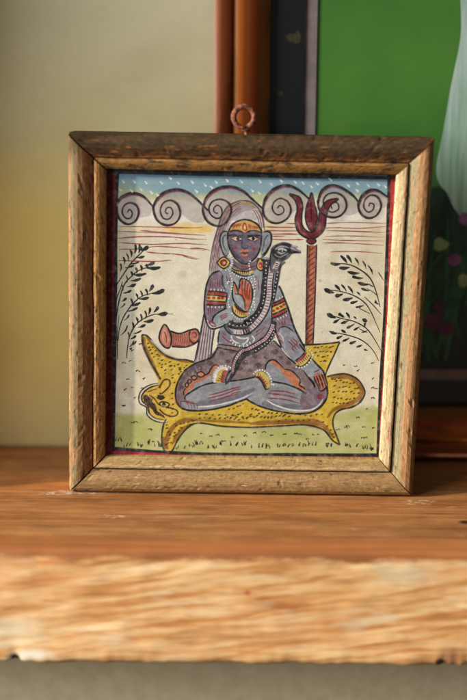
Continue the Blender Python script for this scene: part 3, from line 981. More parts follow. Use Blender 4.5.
plant("painted_plant", [(1.0, 62, 275, 110, 200, 160, 130, 215, 75, 250, 40), (0.9, 68, 590, 66, 480, 78, 380, 110, 270, 150, 220, 200, 180, 262, 162, 325, 162),
                        (0.9, 78, 590, 85, 520, 110, 450, 155, 385, 210, 335, 270, 315, 345, 296), (0.9, 125, 695, 140, 580, 175, 505, 230, 460, 300, 436, 400, 435),
                        (0.7, 74, 700, 72, 560, 82, 440), (0.7, 58, 480, 62, 380, 85, 300), (0.6, 70, 330, 90, 290, 102, 245)],
      [(3.6, 253, 38, 212, 66), (3.2, 176, 28, 172, 84), (3.8, 200, 28, 196, 82), (2.4, 146, 58, 154, 104), (2.2, 124, 80, 136, 124), (2.0, 106, 100, 112, 148), (1.8, 90, 140, 90, 188), (2.6, 205, 40, 215, 70),
       (2.6, 232, 98, 178, 106), (2.0, 200, 130, 148, 144), (2.0, 170, 150, 116, 166),
       (4.2, 326, 162, 240, 166), (3.8, 290, 132, 232, 152), (3.4, 243, 198, 162, 206), (3.0, 212, 226, 148, 242), (3.0, 182, 260, 126, 276), (2.6, 156, 296, 106, 314), (2.0, 126, 340, 98, 362), (1.6, 118, 372, 90, 400),
       (2.6, 178, 162, 186, 200), (2.6, 206, 148, 214, 188), (2.0, 150, 184, 158, 218), (1.8, 122, 208, 128, 254), (2.8, 238, 145, 250, 168), (1.4, 96, 262, 104, 300),
       (4.8, 348, 292, 272, 316), (3.8, 280, 262, 256, 304), (3.2, 258, 338, 192, 346), (3.2, 208, 368, 146, 386), (3.0, 192, 396, 130, 420), (1.8, 142, 438, 110, 474), (1.6, 132, 500, 92, 560),
       (2.2, 236, 288, 246, 328), (2.0, 206, 298, 216, 338), (2.0, 180, 314, 190, 354), (1.8, 150, 344, 158, 384),
       (4.6, 366, 428, 302, 436), (4.0, 310, 390, 284, 426), (3.6, 286, 468, 224, 480), (3.2, 238, 496, 188, 514), (2.6, 214, 530, 168, 550), (2.2, 182, 560, 148, 582), (1.6, 170, 590, 140, 630),
       (2.4, 262, 396, 252, 440), (2.0, 232, 415, 238, 464), (2.2, 206, 434, 212, 478), (2.0, 182, 452, 188, 498), (1.6, 160, 482, 162, 524), (1.8, 134, 540, 138, 584), (1.6, 182, 590, 160, 620), (2.6, 148, 645, 158, 632)], l2)

# ---- grass tufts and little ticks scattered on the ground
P = Paint("painted_grass", 3)
y = P.up()


def tick(x, z_, dx=2.2, dz=-2.4, w_=1.2):
    P.stroke([(x, z_), (x + dx * .4, z_ + dz * .6), (x + dx, z_ + dz)], w_, (36, 42, 32), 0.92, y=y, sub=3, shape=lambda t: 1 - 0.75 * t, soft=0.2)


tufts = [(120, 445), (127, 447), (142, 447), (150, 448), (157, 449), (181, 449), (190, 450), (200, 448), (212, 450), (222, 448), (234, 450), (247, 449), (256, 450), (266, 451), (279, 449), (290, 451),
         (303, 450), (312, 450), (329, 450), (345, 450), (354, 451), (367, 450), (373, 452)]
for (x, z_) in tufts:
    z_ += random.uniform(-4.5, .5)
    for k in range(random.randint(3, 5)):
        tick(x + random.uniform(-4.5, 4.5), z_ + random.uniform(-1.0, 1.2), random.uniform(-2.2, 2.6), random.uniform(-4.6, -2.2), random.uniform(0.9, 1.8))
small = [(136, 372), (143, 380), (126, 380), (131, 388), (124, 391), (141, 389), (134, 399), (123, 407), (122, 406), (131, 423), (134, 423), (148, 430), (151, 431), (200, 434), (209, 437), (216, 436), (231, 438), (244, 437), (253, 434),
         (262, 433), (270, 436), (283, 435), (294, 434), (298, 435), (312, 435), (317, 435), (326, 444), (343, 366), (354, 367), (371, 364), (372, 380), (371, 389), (375, 389), (371, 399), (366, 410), (356, 418), (344, 428), (346, 427), (362, 428),
         (372, 429), (361, 439), (364, 438), (336, 430), (122, 364), (129, 362), (131, 352), (222, 442), (306, 440), (152, 442), (139, 345), (348, 398), (357, 372)]
for (x, z_) in small:
    tick(x, z_, random.uniform(1.8, 3.6), random.uniform(-2.0, .4), random.uniform(1.0, 1.7))
    if random.random() < .5:
        tick(x + 2.5, z_ - 1, random.uniform(0.5, 2), random.uniform(1, 2), 1.0)
P.build(paper)

# ---- trident
P = Paint("painted_trident", 24)
P.fill([(307.6, 246), (316.4, 246), (314.6, 300), (312.6, 346), (305.8, 346), (306.2, 300)], (178, 100, 72), 1, smooth=False)
P.stroke([(309.4, 246), (308, 300), (307.5, 346)], 1.6, (146, 72, 52), 0.6, taper=(0, 0))
for k in range(19):
    z_ = 249 + k * 5.1
    P.stroke([(307.4 - k * .06, z_ + 4.6), (310.5 - k * .08, z_ + 1.5), (315.6 - k * .16, z_ - 2)], 0.8, (96, 46, 38), 0.8, sub=3)
P.stroke([(307.4, 245), (306.4, 300), (305.8, 346)], 1.2, (48, 34, 36), 0.95, taper=(0, 0))
P.stroke([(316.6, 245), (314.9, 300), (312.8, 346)], 1.2, (48, 34, 36), 0.95, taper=(0, 0))
MAR = (112, 34, 46)
prong = q2(122, 93, 140, 112, 147, 140, 140, 172, 147, 205, 165, 224, 190, 232, 212, 224, 232, 200, 238, 160, 250, 128, 276, 108, 255, 108, 236, 116, 222, 136, 214, 160, 212, 185, 202, 205, 190, 212, 176, 206, 163, 190, 161, 160, 164, 130, 156, 104, 138, 95)
P.fill(prong, MAR, 1)
P.loop(prong, 1.3, (34, 28, 32))
P.stroke(q2(150, 180, 158, 208, 176, 220), 1.0, (168, 110, 118), 0.7)
P.stroke(q2(228, 150, 222, 190, 208, 212), 1.0, (150, 84, 92), 0.6)
bl = q2(192, 88, 184, 108, 175, 135, 172, 165, 178, 190, 189, 208, 198, 206, 207, 182, 208, 150, 200, 120)
P.fill(bl, (108, 30, 44), 1)
P.loop(bl, 1.3, (34, 28, 32))
P.stroke(q2(190, 110, 190, 180), 1.4, (72, 20, 30), 0.7)
P.dot(311.3, 241.6, 5.0, 3.2, MAR)
P.loop([(306.4, 241.6), (311.3, 238.6), (316.2, 241.6), (311.3, 245)], 1.1, (40, 28, 32))
P.dot(311, 235.6, 3.4, 2.0, (90, 26, 38))
P.build(paper)

# ---- horn lying at the left
P = Paint("painted_horn", 6)
hb = m4(205, 30, 235, 66, 290, 80, 350, 60, 388, 58, 404, 90, 392, 130, 330, 158, 250, 158, 228, 168, 196, 156, 170, 112, 182, 58)
P.fill(hb, (186, 112, 92), 1)
for k in range(8):
    x = 252 + k * 13
    P.stroke(m4(x, 84 - abs(k - 3), x + 5, 115, x - 2, 152), 0.7, (138, 72, 60), 0.6)
P.fill(m4(205, 55, 225, 90, 228, 130, 212, 150, 192, 130, 185, 95, 192, 65), (206, 138, 116), 1)
P.stroke(m4(200, 70, 212, 105, 212, 140), 0.9, (146, 72, 60), 0.8)
P.loop(m4(205, 30, 235, 78, 242, 125, 228, 166, 196, 156, 170, 112, 182, 58), 1.5, INK)
P.stroke(m4(236, 68, 290, 82, 350, 62, 388, 58, 404, 90, 392, 130, 330, 160, 245, 158), 1.5, INK, taper=(0, 0))
P.stroke(m4(352, 62, 345, 100, 362, 135, 390, 132), 1.2, (60, 38, 36))
P.stroke(m4(362, 85, 375, 75, 388, 88, 380, 105, 368, 100), 1.0, (110, 56, 48))
P.stroke(m4(255, 152, 320, 158, 372, 146), 1.4, (112, 60, 56), 0.6)
P.build(paper)

# ---- tiger skin
P = Paint("painted_tiger_skin", 8)
sk = m4(72, 98, 84, 92, 110, 108, 150, 158, 200, 205, 260, 232, 330, 236, 372, 248) + [(230, 372), (296, 352)] + c8(190, 40, 330, 34, 462, 22, 425, 110, 372, 225, 348, 284) \
    + q4(268, 188, 300, 186, 336, 203, 356, 238, 344, 268, 318, 286, 280, 296, 260, 314, 258, 345, 270, 380, 279, 404, 258, 392, 226, 357, 170, 342, 100, 345, 0, 350) \
    + q3(420, 352, 380, 346, 310, 336, 275, 348, 243, 385, 226, 420, 210, 428, 198, 415, 192, 385, 198, 345, 205, 325, 170, 310, 146, 292, 130, 268, 130, 240, 155, 222, 182, 212, 170, 180, 150, 140, 134, 108)
P.fill(sk, (212, 180, 60), 1, smooth=False)
OCH = (160, 104, 42)
for pts, w_ in ((m4(78, 100, 82, 150, 108, 215, 140, 280, 172, 345), 3.4), (m4(95, 98, 150, 165, 215, 215, 300, 240, 360, 250), 2.2),
                (q3(204, 420, 206, 390, 228, 350, 262, 330, 310, 326, 380, 332, 467, 338), 3.6), (q4(0, 340, 100, 334, 170, 330, 222, 342, 262, 385), 4.2),
                (q4(250, 196, 300, 194, 334, 210, 348, 240, 336, 264, 300, 282, 262, 296, 240, 322), 3.8), (q3(196, 380, 202, 400, 212, 420), 2.6), (q3(285, 342, 250, 365, 224, 405), 3),
                (q4(60, 338, 150, 336, 215, 345), 2)):
    P.stroke(pts, w_, OCH, 0.75, soft=1.0, sub=6)
for pts in (m4(120, 150, 165, 225, 200, 270), q3(250, 310, 330, 318, 430, 322), q4(30, 322, 120, 318, 200, 318), q4(262, 226, 300, 215, 330, 235), c8(250, 80, 330, 90, 400, 70), m4(230, 290, 215, 350)):
    P.stroke(pts, 5, (222, 192, 70), 0.6, soft=1.8)
P.stroke(m4(215, 470, 250, 475, 280, 500, 296, 520), 1.0, (196, 110, 62), 0.6)
# head
hd = m4(160, 384, 100, 402, 66, 440, 70, 480, 100, 508, 110, 550, 150, 580, 200, 588, 240, 560, 262, 480, 240, 400, 200, 378)
P.fill(hd, (208, 170, 62), 1)
P.stroke(m4(168, 376, 118, 388, 76, 416, 58, 448, 62, 484, 92, 512), 1.6, (222, 216, 196), 0.9)
P.stroke(m4(98, 520, 106, 556, 146, 588, 196, 597, 222, 592), 1.6, (222, 216, 196), 0.9)
P.stroke(m4(166, 370, 112, 384, 70, 412, 52, 450, 58, 490, 96, 514, 100, 556, 140, 590, 196, 603, 224, 596), 1.1, INK)
P.stroke(m4(168, 382, 120, 396, 84, 422, 68, 452, 74, 480, 104, 508, 114, 548, 150, 576, 200, 584), 1.2, INK)
P.fill(m4(80, 470, 88, 440, 108, 448, 130, 480, 150, 500, 160, 540, 176, 560, 150, 556, 124, 520, 92, 500), (66, 44, 30), 0.9)
for k in range(6):
    P.stroke(m4(130 + k * 12, 515 + k * 8, 158 + k * 9, 552 + k * 5), 0.9, (50, 36, 26), 0.9, sub=3)
    P.stroke(m4(84 + k * 9, 440 + k * 3, 74 + k * 10, 468 + k * 5), 0.9, (50, 36, 26), 0.9, sub=3)
P.stroke(m4(100, 424, 140, 410, 160, 405), 1.0, (110, 76, 40), 0.8)
P.stroke(m4(110, 440, 140, 460, 170, 498, 210, 506), 1.0, (90, 62, 34), 0.9)
P.dot(*m4(180, 452)[0], 3.6, 2.2, (58, 40, 26), rot=.2)
P.stroke(m4(155, 455, 180, 468, 208, 452), 0.9, INK)
P.dot(*m4(200, 494)[0], 4.4, 2.8, (206, 182, 96), rot=.2)
P.loop(m4(172, 490, 195, 480, 228, 492, 218, 510, 190, 508), 1.0, INK)
P.dot(*m4(198, 494)[0], 1.8, 1.8, (44, 34, 26))
ear = m4(172, 402, 188, 368, 208, 350, 230, 356, 232, 384, 212, 410, 185, 432, 172, 430)
P.fill(ear, (214, 180, 70), 1)
P.stroke(ear, 1.3, (70, 50, 30), taper=(0, 0))
ear = m4(208, 512, 240, 518, 272, 530, 278, 552, 250, 566, 220, 560, 192, 545, 172, 524)
P.fill(ear, (214, 180, 70), 1)
P.stroke(ear, 1.3, (70, 50, 30), taper=(0, 0))
P.stroke(m4(198, 350, 180, 380, 165, 398), 1.6, (120, 84, 40), 0.8)
# fur ticks
y = P.up()
tk = []
for j, row in enumerate([(m4(96, 130, 150, 230), 5), (m4(130, 150, 190, 290), 6), (m4(170, 200, 215, 330), 5), (m4(230, 240, 260, 380), 6), (m4(280, 255, 300, 300), 3), (m4(330, 255, 280, 330), 4), (m4(245, 420, 250, 560), 5),
                         (c8(250, 70, 430, 50), 6), (c8(270, 100, 410, 90), 5), (c8(290, 130, 390, 130), 4), (c8(310, 170, 370, 170), 3), (c8(400, 310, 467, 300), 3),
                         (q4(262, 205, 330, 215), 6), (q4(258, 222, 342, 230), 7), (q4(256, 240, 344, 244), 7), (q4(254, 258, 330, 264), 6), (q4(250, 275, 310, 278), 5),
                         (q3(230, 350, 330, 318), 8), (q3(215, 375, 300, 330), 7), (q3(206, 395, 240, 370), 4), (q3(205, 410, 225, 395), 3),
                         (c7(20, 555, 160, 500), 5), (c7(10, 610, 140, 570), 6), (c7(60, 625, 240, 600), 6), (c7(180, 590, 380, 605), 7), (c7(200, 535, 300, 560), 4), (c7(240, 570, 460, 575), 6), (c7(290, 610, 467, 600), 6),
                         (q4(100, 315, 230, 312), 8), (q4(80, 330, 235, 332), 8), (q4(238, 345, 268, 385), 4), (q3(330, 325, 467, 320), 8), (q3(300, 312, 440, 310), 7), (m4(210, 610, 240, 690), 4), (m4(250, 600, 300, 640), 3), (m4(200, 250, 330, 300), 5)]):
    (a, b), n = row
    for k in range(n):
        t = (k + .5) / n
        x, z_ = a[0] + (b[0] - a[0]) * t + random.uniform(-1, 1), a[1] + (b[1] - a[1]) * t + random.uniform(-1, 1)
        ln = random.uniform(0.9, 1.7)
        P.stroke([(x - ln, z_ + ln * .45), (x + ln, z_ - ln * .45)], random.uniform(.9, 1.5), (84, 58, 26), 0.85, sub=3, y=y, soft=0.2)
# outline
for pts in (m4(178, 350, 150, 300, 108, 225, 80, 155, 70, 100, 84, 90, 112, 106, 155, 160, 205, 206, 265, 232, 330, 236, 372, 250), c8(180, 42, 330, 36, 464, 20), c8(464, 20, 425, 110, 376, 215, 350, 285),
            q4(240, 194, 268, 187, 302, 186, 337, 204, 357, 240, 345, 270, 318, 288, 282, 297, 262, 314, 258, 345, 270, 380, 280, 406), q4(280, 406, 258, 393, 226, 358, 170, 344, 100, 347, 0, 352),
            q3(467, 352, 380, 348, 310, 338, 276, 350, 244, 387, 226, 422, 209, 430, 197, 416, 192, 385, 197, 346, 206, 326)):
    P.stroke(pts, 1.5, (48, 46, 38), 0.92, taper=(0, 0), jit=0.25)
P.stroke(m4(120, 118, 160, 160, 205, 198, 260, 222), 1.2, (214, 214, 206), 0.6)
P.stroke([(p[0] + .8, p[1] + 2.0) for p in q4(0, 352, 100, 347, 170, 344, 220, 354)], 1.2, (200, 198, 170), 0.5)
P.build(paper)

# ---- seated figure
P = Paint("painted_seated_figure", 30)
GREY, ORA = (146, 151, 156), (186, 112, 78)
RL = (150, 62, 70)
# veil falling behind the back
veil = [(240, 200.5), (228.5, 206), (222, 216), (217.5, 229), (214, 242), (211, 257), (209, 272), (206, 295), (203, 318), (198, 345), (194, 365), (203, 366), (211, 358), (212.5, 344), (215, 328), (222, 300), (228, 262), (232, 235), (262, 228), (264.5, 232), (263.5, 222), (259, 210), (250, 202)]
P.fill(veil, (176, 164, 160), 1)
P.fill([(228, 232), (231, 222), (240, 214), (250, 211), (257, 216), (261, 229), (256, 224), (245, 219.5), (234, 223)], (226, 222, 214), 1)
P.stroke([(222, 216), (230, 207.5), (240, 203.5), (250, 205), (257, 211)], 2.2, (196, 172, 110), 0.8, soft=0.8)
P.stroke([(226, 258), (223, 268), (221, 276)], 3, (222, 216, 206), 0.6, soft=1)
for k in range(5):
    o_ = k * 2.1
    P.stroke([(240 + o_ * .1, 201 + o_ * .9), (230 + o_ * .5, 207 + o_ * .9), (223.5 + o_ * .6, 217 + o_ * .5), (218 + o_ * .75, 231), (214.5 + o_ * .8, 245), (211.5 + o_ * .8, 262), (209.5 + o_ * .9, 272)], 0.8, (126, 58, 70) if k % 2 else (150, 118, 126), 0.8)
    P.stroke([(203 + o_, 322), (199.5 + o_ * 1.2, 343), (196 + o_ * 1.4, 362)], 0.9, (120, 88, 100), 0.8)
    P.stroke([(204.3 + o_, 324), (200.7 + o_ * 1.2, 343), (197.3 + o_ * 1.4, 361)], 0.6, (226, 218, 218), 0.7)
for k in range(7):
    o_ = k * 1.9
    P.stroke([(248 + o_ * .3, 206 + o_ * .3), (253 + o_ * .55, 212 - o_ * .1), (257.5 + o_ * .5, 221 - o_ * .2), (259 + o_ * .45, 229)], 0.7, (150, 66, 78) if k % 2 else (228, 222, 216), 0.8)
P.stroke([(241, 200.8), (229, 205.8), (222, 216), (217.5, 229), (213.8, 242), (210.8, 257), (209, 271)], 1.0, (88, 66, 76), 0.9)
P.stroke([(240, 201), (250, 202.3), (258.5, 209), (263, 219), (264.6, 232)], 1.0, (88, 66, 76), 0.9)
P.stroke([(204.5, 312), (201.5, 328), (197.6, 348), (193.8, 365)], 1.2, (52, 44, 50), 0.95)
P.stroke([(214.5, 329), (212, 345), (210.6, 359)], 1.2, (52, 44, 50), 0.95)
# lap cloth, thighs
lap = c6(380, 50, 330, 130, 270, 165, 200, 185, 120, 240, 62, 330, 42, 420, 55, 490, 100, 540, 200, 555) + [(230, 400), (256, 392), (285, 400), (312, 410)] \
    + c8(310, 530, 360, 460, 372, 395, 345, 330, 290, 240, 200, 170, 110, 150, 50, 110, 0, 60) + [(273.8, 341), (262, 347), (240, 347)]
P.fill(lap, (130, 112, 112), 1)
P.stroke(c6(355, 90, 290, 170, 180, 220, 100, 310, 70, 400), 3, (112, 90, 98), 0.6, soft=1.5)
P.fill(c8(230, 400, 300, 370, 360, 400, 340, 480, 290, 530, 230, 555, 160, 540), (138, 122, 132), 1)
y = P.up()
for (x, z_, r_) in ((222, 354, 2.4), (233, 351.5, 3.4), (212, 356, 2), (210, 364, 3), (200, 369, 2.2), (196, 372, 2), (228, 362, 2.2), (245, 363, 2.6), (258, 366, 3.2), (275, 352.5, 3.2), (288.6, 363.6, 2.4), (255, 357, 2.2), (266, 358, 2), (240, 369, 2.4),
                    (182, 388, 2), (191, 378, 1.6), (250, 371, 2), (281, 358, 1.8), (295, 368, 1.6)):
    P.dot(x, z_, r_, r_ * .75, (100, 74, 86), 0.5, soft=0.9, y=y)
y = P.up()
for k in range(70):
    t = random.random()
    x, z_ = random.choice([(random.uniform(212, 268), random.uniform(352, 372)), (random.uniform(180, 212), random.uniform(366, 386)), (random.uniform(268, 296), random.uniform(348, 364))])
    if x < 205 and z_ > 378 and x > 188:
        continue
    P.stroke([(x, z_), (x + 1.0, z_ + 1.8)], 0.7, (196, 180, 184), 0.65, sub=2, y=y, soft=0.2)
P.stroke(c6(378, 52, 330, 132, 270, 162, 200, 185, 120, 240, 62, 330, 42, 420, 55, 490, 100, 540, 200, 555), 1.5, INK, taper=(0, 0))
P.stroke(c7(378, 8, 420, 50, 467, 95) + c8(100, 150)[:0], 1.3, INK)
# left foot, sole towards the viewer
P.fill(c6(110, 440, 108, 400, 122, 370, 160, 335, 240, 300, 290, 268, 320, 225, 360, 196, 400, 205, 380, 250, 350, 330, 200, 380, 140, 430), (150, 148, 158), 1)
P.fill(c6(112, 436, 106, 405, 125, 378, 170, 335, 240, 298, 288, 268, 322, 222, 360, 196, 385, 206, 345, 232, 320, 275, 260, 315, 190, 345, 185, 372, 135, 410), ORA, 1)
P.stroke(c6(270, 280, 300, 262, 322, 222, 350, 198, 384, 204), 1.2, INK)
for (x, z_, rx, ry) in ((131, 355, 1.7, 2.3), (152, 326, 1.9, 2.0), (188, 298, 2.7, 2.3), (240, 272, 4.0, 2.8)):
    q = c6(x, z_)[0]
    P.dot(*q, rx, ry, (206, 118, 82))
    P.loop([(q[0] - rx, q[1]), (q[0], q[1] - ry), (q[0] + rx, q[1]), (q[0], q[1] + ry)], 1.1, INK)
P.stroke(c6(108, 436, 106, 405, 125, 378), 1.0, INK)
# left shin
shin = [(183, 400), (186, 396.5), (190.6, 392.7), (202, 386.6), (215, 383.4), (230, 381.9), (243, 380), (256, 376.8), (263, 381), (266, 388.2), (256, 394.6), (246.8, 399.2), (237.9, 402.8), (225, 406.6), (212, 409.4), (196, 410.8), (186, 409), (181, 404)]
P.fill(shin, GREY, 1)
P.stroke([(200, 392), (215, 388), (235, 386), (255, 383)], 4, (160, 166, 172), 0.6, soft=2)
P.stroke([(196, 404), (215, 403), (235, 398), (255, 389)], 4, (124, 118, 132), 0.55, soft=2)
P.stroke(c6(115, 470, 120, 440, 160, 410, 250, 360, 350, 335, 467, 325) + c7(60, 322, 120, 315, 190, 302, 240, 290), 1.4, INK, taper=(0, 0))
P.stroke(c6(55, 490, 100, 540, 200, 555, 330, 545, 467, 512) + c7(60, 503, 110, 484, 170, 462, 240, 430, 312, 386), 1.5, INK, taper=(0, 0))
P.stroke(c6(200, 524, 280, 522, 360, 512, 467, 488) + c7(70, 480, 150, 450, 218, 414), 1.3, (224, 222, 222), 0.9)
for pts in (c6(300, 432, 380, 415, 467, 388) + c7(70, 378, 126, 366), c6(290, 460, 380, 438, 467, 410) + c7(80, 392, 134, 384), c6(312, 480, 390, 462, 467, 436) + c7(60, 420, 122, 404),
            c7(0, 398, 60, 384, 120, 370), c7(0, 445, 50, 436, 100, 420)):
    P.stroke(pts, 1.0, RL, 0.8)
for k in range(4):
    P.stroke(c6(70 + k * 12, 488 - k * 5, 110 + k * 16, 482 + k * 2, 140 + k * 22, 505, 148 + k * 22, 542), 0.9, (146, 74, 86), 0.75)
P.stroke(c6(62, 420, 62, 470, 90, 515), 2, (150, 110, 118), 0.6, soft=1)
# left anklet
P.stroke(c6(352, 335, 355, 290, 372, 250, 410, 226, 450, 232), 3.0, (226, 222, 214), 1, taper=(0, 0))
P.fill(c6(358, 335, 362, 285, 385, 245, 420, 232, 440, 250, 432, 300, 425, 330), (204, 178, 84), 1)
P.fill(c6(395, 332, 398, 290, 410, 250, 440, 240, 452, 262, 440, 330), (162, 66, 66), 0.9)
for k in range(5):
    P.stroke(c6(362 + k * 12, 318 - k * 18, 392 + k * 8, 322 - k * 12), 0.8, (120, 70, 50), 0.8, sub=2)
P.beads(c6(340, 335, 342, 285, 362, 238, 405, 208, 450, 208, 480, 228), 2.3, 0.95)
P.fill(c7(-10, 330, 5, 285, 40, 235, 68, 240, 55, 300, 20, 330), (120, 126, 134), 1)
P.stroke(c6(430, 335, 440, 290, 467, 240) + c7(30, 262, 50, 238), 1.2, INK)
# right foot and shin
P.fill([(265.5, 371), (266.5, 364), (272, 360.6), (279, 364), (287, 370), (293, 373), (300, 381), (306.8, 394.5), (296, 391), (280, 386), (268, 385)], (142, 144, 152), 1)
P.fill(c7(352, 168, 385, 160, 420, 184, 467, 232) + c8(60, 232, 100, 245, 150, 300, 165, 340, 190, 375, 206, 420, 180, 402, 130, 378, 80, 330, 20, 265) + c7(430, 235, 385, 200), (190, 116, 80), 1)
P.stroke(c7(312, 235, 320, 196, 345, 166, 375, 158, 410, 178, 467, 236), 1.4, INK)
P.stroke(c8(30, 230, 90, 245, 140, 292, 158, 325, 150, 355, 185, 378, 207, 424), 1.3, INK)
rsh = [(247, 400), (256, 394), (266, 388), (272, 382.6), (280, 383.2), (293, 387), (303, 392), (309, 398), (318, 404), (312, 411), (300, 412.6), (285, 411.6), (270, 409), (257, 405)]
P.fill(rsh, GREY, 1)
P.fill([(303, 392), (312, 388), (322, 389), (325.5, 396), (321, 405), (312, 411), (302, 412), (300, 402)], (128, 110, 122), 0.9)
P.stroke([(262, 396), (280, 391), (298, 396)], 4.5, (160, 166, 172), 0.55, soft=2)
P.stroke([(262, 404), (280, 407), (300, 407)], 4, (124, 118, 132), 0.55, soft=2)
for k in range(5):
    P.stroke([(307.5 + k * 1.3, 393 + k * .5), (306.5 + k * 1.6, 398), (308.5 + k * 1.8, 403), (313 + k * 1.5, 406)], 0.6, (182, 172, 180), 0.6)
P.dot(320.4, 397.2, 3.4, 2.6, (132, 58, 78), 0.9, soft=0.6)
P.stroke(c7(340, 325, 380, 330, 467, 345) + c8(60, 352, 110, 370, 160, 395, 206, 422), 1.4, INK, taper=(0, 0))
P.stroke([(246.8, 400), (257, 405.6), (270, 410), (283, 412.6), (296, 414.2), (309.6, 413.2), (319.8, 408), (326, 399.5), (327.4, 391.4), (325, 381)], 1.6, INK, taper=(0, 0))
P.stroke([(267, 401), (275, 405.5), (288, 409.8), (300, 411.3), (312, 410), (320, 404.5), (323, 399)], 1.4, (228, 226, 226), 0.95)
for pts in ([(270, 391.5), (283, 391.8), (296, 394.8)], [(267, 398.5), (285, 400), (300, 404)], [(272, 395), (286, 396), (300, 400)], [(268, 393.6), (280, 394.6)]):
    P.stroke(pts, 1.0, RL, 0.8)
# right anklet
band = c7(240, 268, 262, 250, 300, 256, 332, 290, 350, 335, 345, 372, 318, 380, 300, 340, 270, 300, 245, 285)
P.fill(band, (204, 178, 92), 1)
P.stroke(c7(246, 288, 280, 308, 305, 345, 325, 376), 2.2, (160, 58, 62), 0.95)
for k in range(6):
    t = k / 5
    P.stroke(c7(262 + 70 * t, 256 + 80 * t, 258 + 62 * t, 286 + 62 * t), 0.9, (150, 60, 50), 0.8, sub=2)
P.stroke(c7(236, 292, 262, 300, 290, 335, 316, 386, 340, 382), 1.3, INK)
P.beads(c7(216, 284, 232, 258, 262, 240, 300, 240, 334, 268, 358, 310, 364, 350, 384, 352), 2.2, 0.95)

# torso
torso = [(228, 258), (222, 270), (221, 285), (222, 300), (224, 315), (221, 325), (218.8, 333), (218, 344.5), (230, 347), (245, 349), (256, 347), (266, 341), (272, 330), (273, 318), (272, 303), (275, 290), (278, 284), (274, 262), (262, 258), (250, 268), (240, 266)]
P.fill(torso, (146, 152, 158), 1)
P.fill([(223, 330), (240, 334), (258, 326), (270, 318), (271, 330), (258, 344), (240, 346), (220, 343)], (136, 132, 142), 0.9)
P.stroke([(219.6, 331), (218.2, 338), (218, 344)], 1.3, INK)
for pts in ([(222, 336), (227, 341), (233, 344)], [(222, 333), (226, 336)], [(254, 337), (260, 333), (265, 327)], [(256, 333), (261, 329)], [(256, 277), (255, 290), (254, 300)], [(258, 280), (259, 292)], [(230, 278), (229, 286)], [(226, 276), (228, 283)]):
    P.stroke(pts, 0.9, RL, 0.75)
# waist band
P.fill([(218, 345), (230, 346.2), (242, 348), (254, 349.4), (248, 353), (238, 352), (226, 349.6), (218, 348)], (138, 114, 112), 1)
P.stroke([(217.6, 344.6), (228, 346), (242, 348), (252, 348)], 1.2, INK)
P.stroke([(217.6, 348), (226, 349.8), (240, 352.2)], 1.1, INK)
# neck and face
P.fill([(232, 258), (236, 262), (245, 265), (254, 262), (258, 258), (259, 266), (252, 273), (242, 274.5), (233, 270)], (116, 98, 110), 1)
P.stroke([(233, 265), (243, 270), (256, 266)], 0.9, (60, 50, 60), 0.8)
P.stroke([(240, 266.8), (247, 267.4), (253, 266)], 0.9, (160, 52, 66), 0.8)
# ears
er = c2(292, 408, 262, 405, 240, 430, 231, 478, 242, 530, 258, 575, 280, 598, 300, 575, 305, 500)
P.fill(er, (140, 148, 152), 1)
P.stroke(er[:-1], 1.3, INK)
P.stroke(c2(285, 430, 262, 445, 255, 485, 266, 530, 284, 560), 0.9, (76, 74, 84))
er = c3(178, 412, 205, 404, 236, 416, 244, 455, 238, 500, 218, 545, 190, 590, 165, 610, 162, 500)
P.fill(er, (140, 148, 152), 1)
P.stroke(er[:-1], 1.3, INK)
P.stroke(c3(222, 432, 196, 460, 184, 510, 172, 560), 0.9, (76, 74, 84))
P.stroke(c3(232, 404, 238, 424), 1.0, INK)
face = [(228, 232), (227.8, 242), (230.5, 251), (235, 258.5), (240, 262.8), (245.2, 264.6), (250, 262.8), (256, 257.5), (259.8, 249.5), (261.3, 240), (261.3, 231), (257, 225.5), (250, 222), (243, 221), (235, 223.6)]
P.fill(face, (112, 98, 114), 1)
P.stroke([(229.5, 240), (231.5, 250), (237, 258), (245, 262.5)], 3, (92, 78, 94), 0.55, soft=1.5)
P.dot(250, 256, 4, 3, (128, 112, 124), 0.5, soft=2)
P.dot(245, 238, 2.4, 6, (130, 118, 132), 0.5, soft=1.5)
# brow band: yellow with red marks
P.fill([(229, 231.6), (231.5, 226), (236, 222.6), (243, 220.8), (251, 221.8), (257, 225.3), (261, 231.6), (255, 230.6), (248, 231.6), (244.6, 232.8), (241, 231.4), (235, 230.8)], (206, 164, 92), 1)
y = P.up()
for k in range(7):
    P.stroke([(232 + k * 1.45, 228.6 - k * .35 + (k % 2) * .8), (233.2 + k * 1.3, 224.8 - k * .2), ], 0.8, (168, 62, 46), 0.9, sub=3, y=y)
    P.stroke([(249.3 + k * 1.5, 229.6), (248.7 + k * 1.35, 224.3 + k * .45)], 0.8, (168, 62, 46), 0.9, sub=3, y=y)
P.stroke([(243, 230.4), (243, 226.6), (244.6, 223.8), (246.4, 226.8), (246.6, 230.4), (244.8, 231), (243, 230)], 1.1, (164, 38, 40), 1)
P.dot(244.8, 228, .8, 1.4, (226, 190, 140))
P.stroke([(228.5, 232), (231, 226.6), (235.5, 222.8), (241.4, 220.6), (246, 220.2), (251.6, 221.6), (257.5, 225.2), (261.6, 231.8)], 1.5, INK, taper=(0, 0))
P.stroke(face[0:11], 1.4, INK, taper=(0, 0))
P.stroke([(229.4, 232.6), (233, 231), (238.4, 231.2), (243.4, 233)], 1.2, INK)
P.stroke([(246.8, 232.8), (251, 231.2), (256, 231.2), (260.8, 233.2)], 1.2, INK)
P.stroke([(227.5, 236.1), (234, 235.8), (242, 236.7)], 1.4, (40, 34, 42))
P.stroke([(247, 236.8), (254, 236), (261, 236.4)], 1.4, (40, 34, 42))
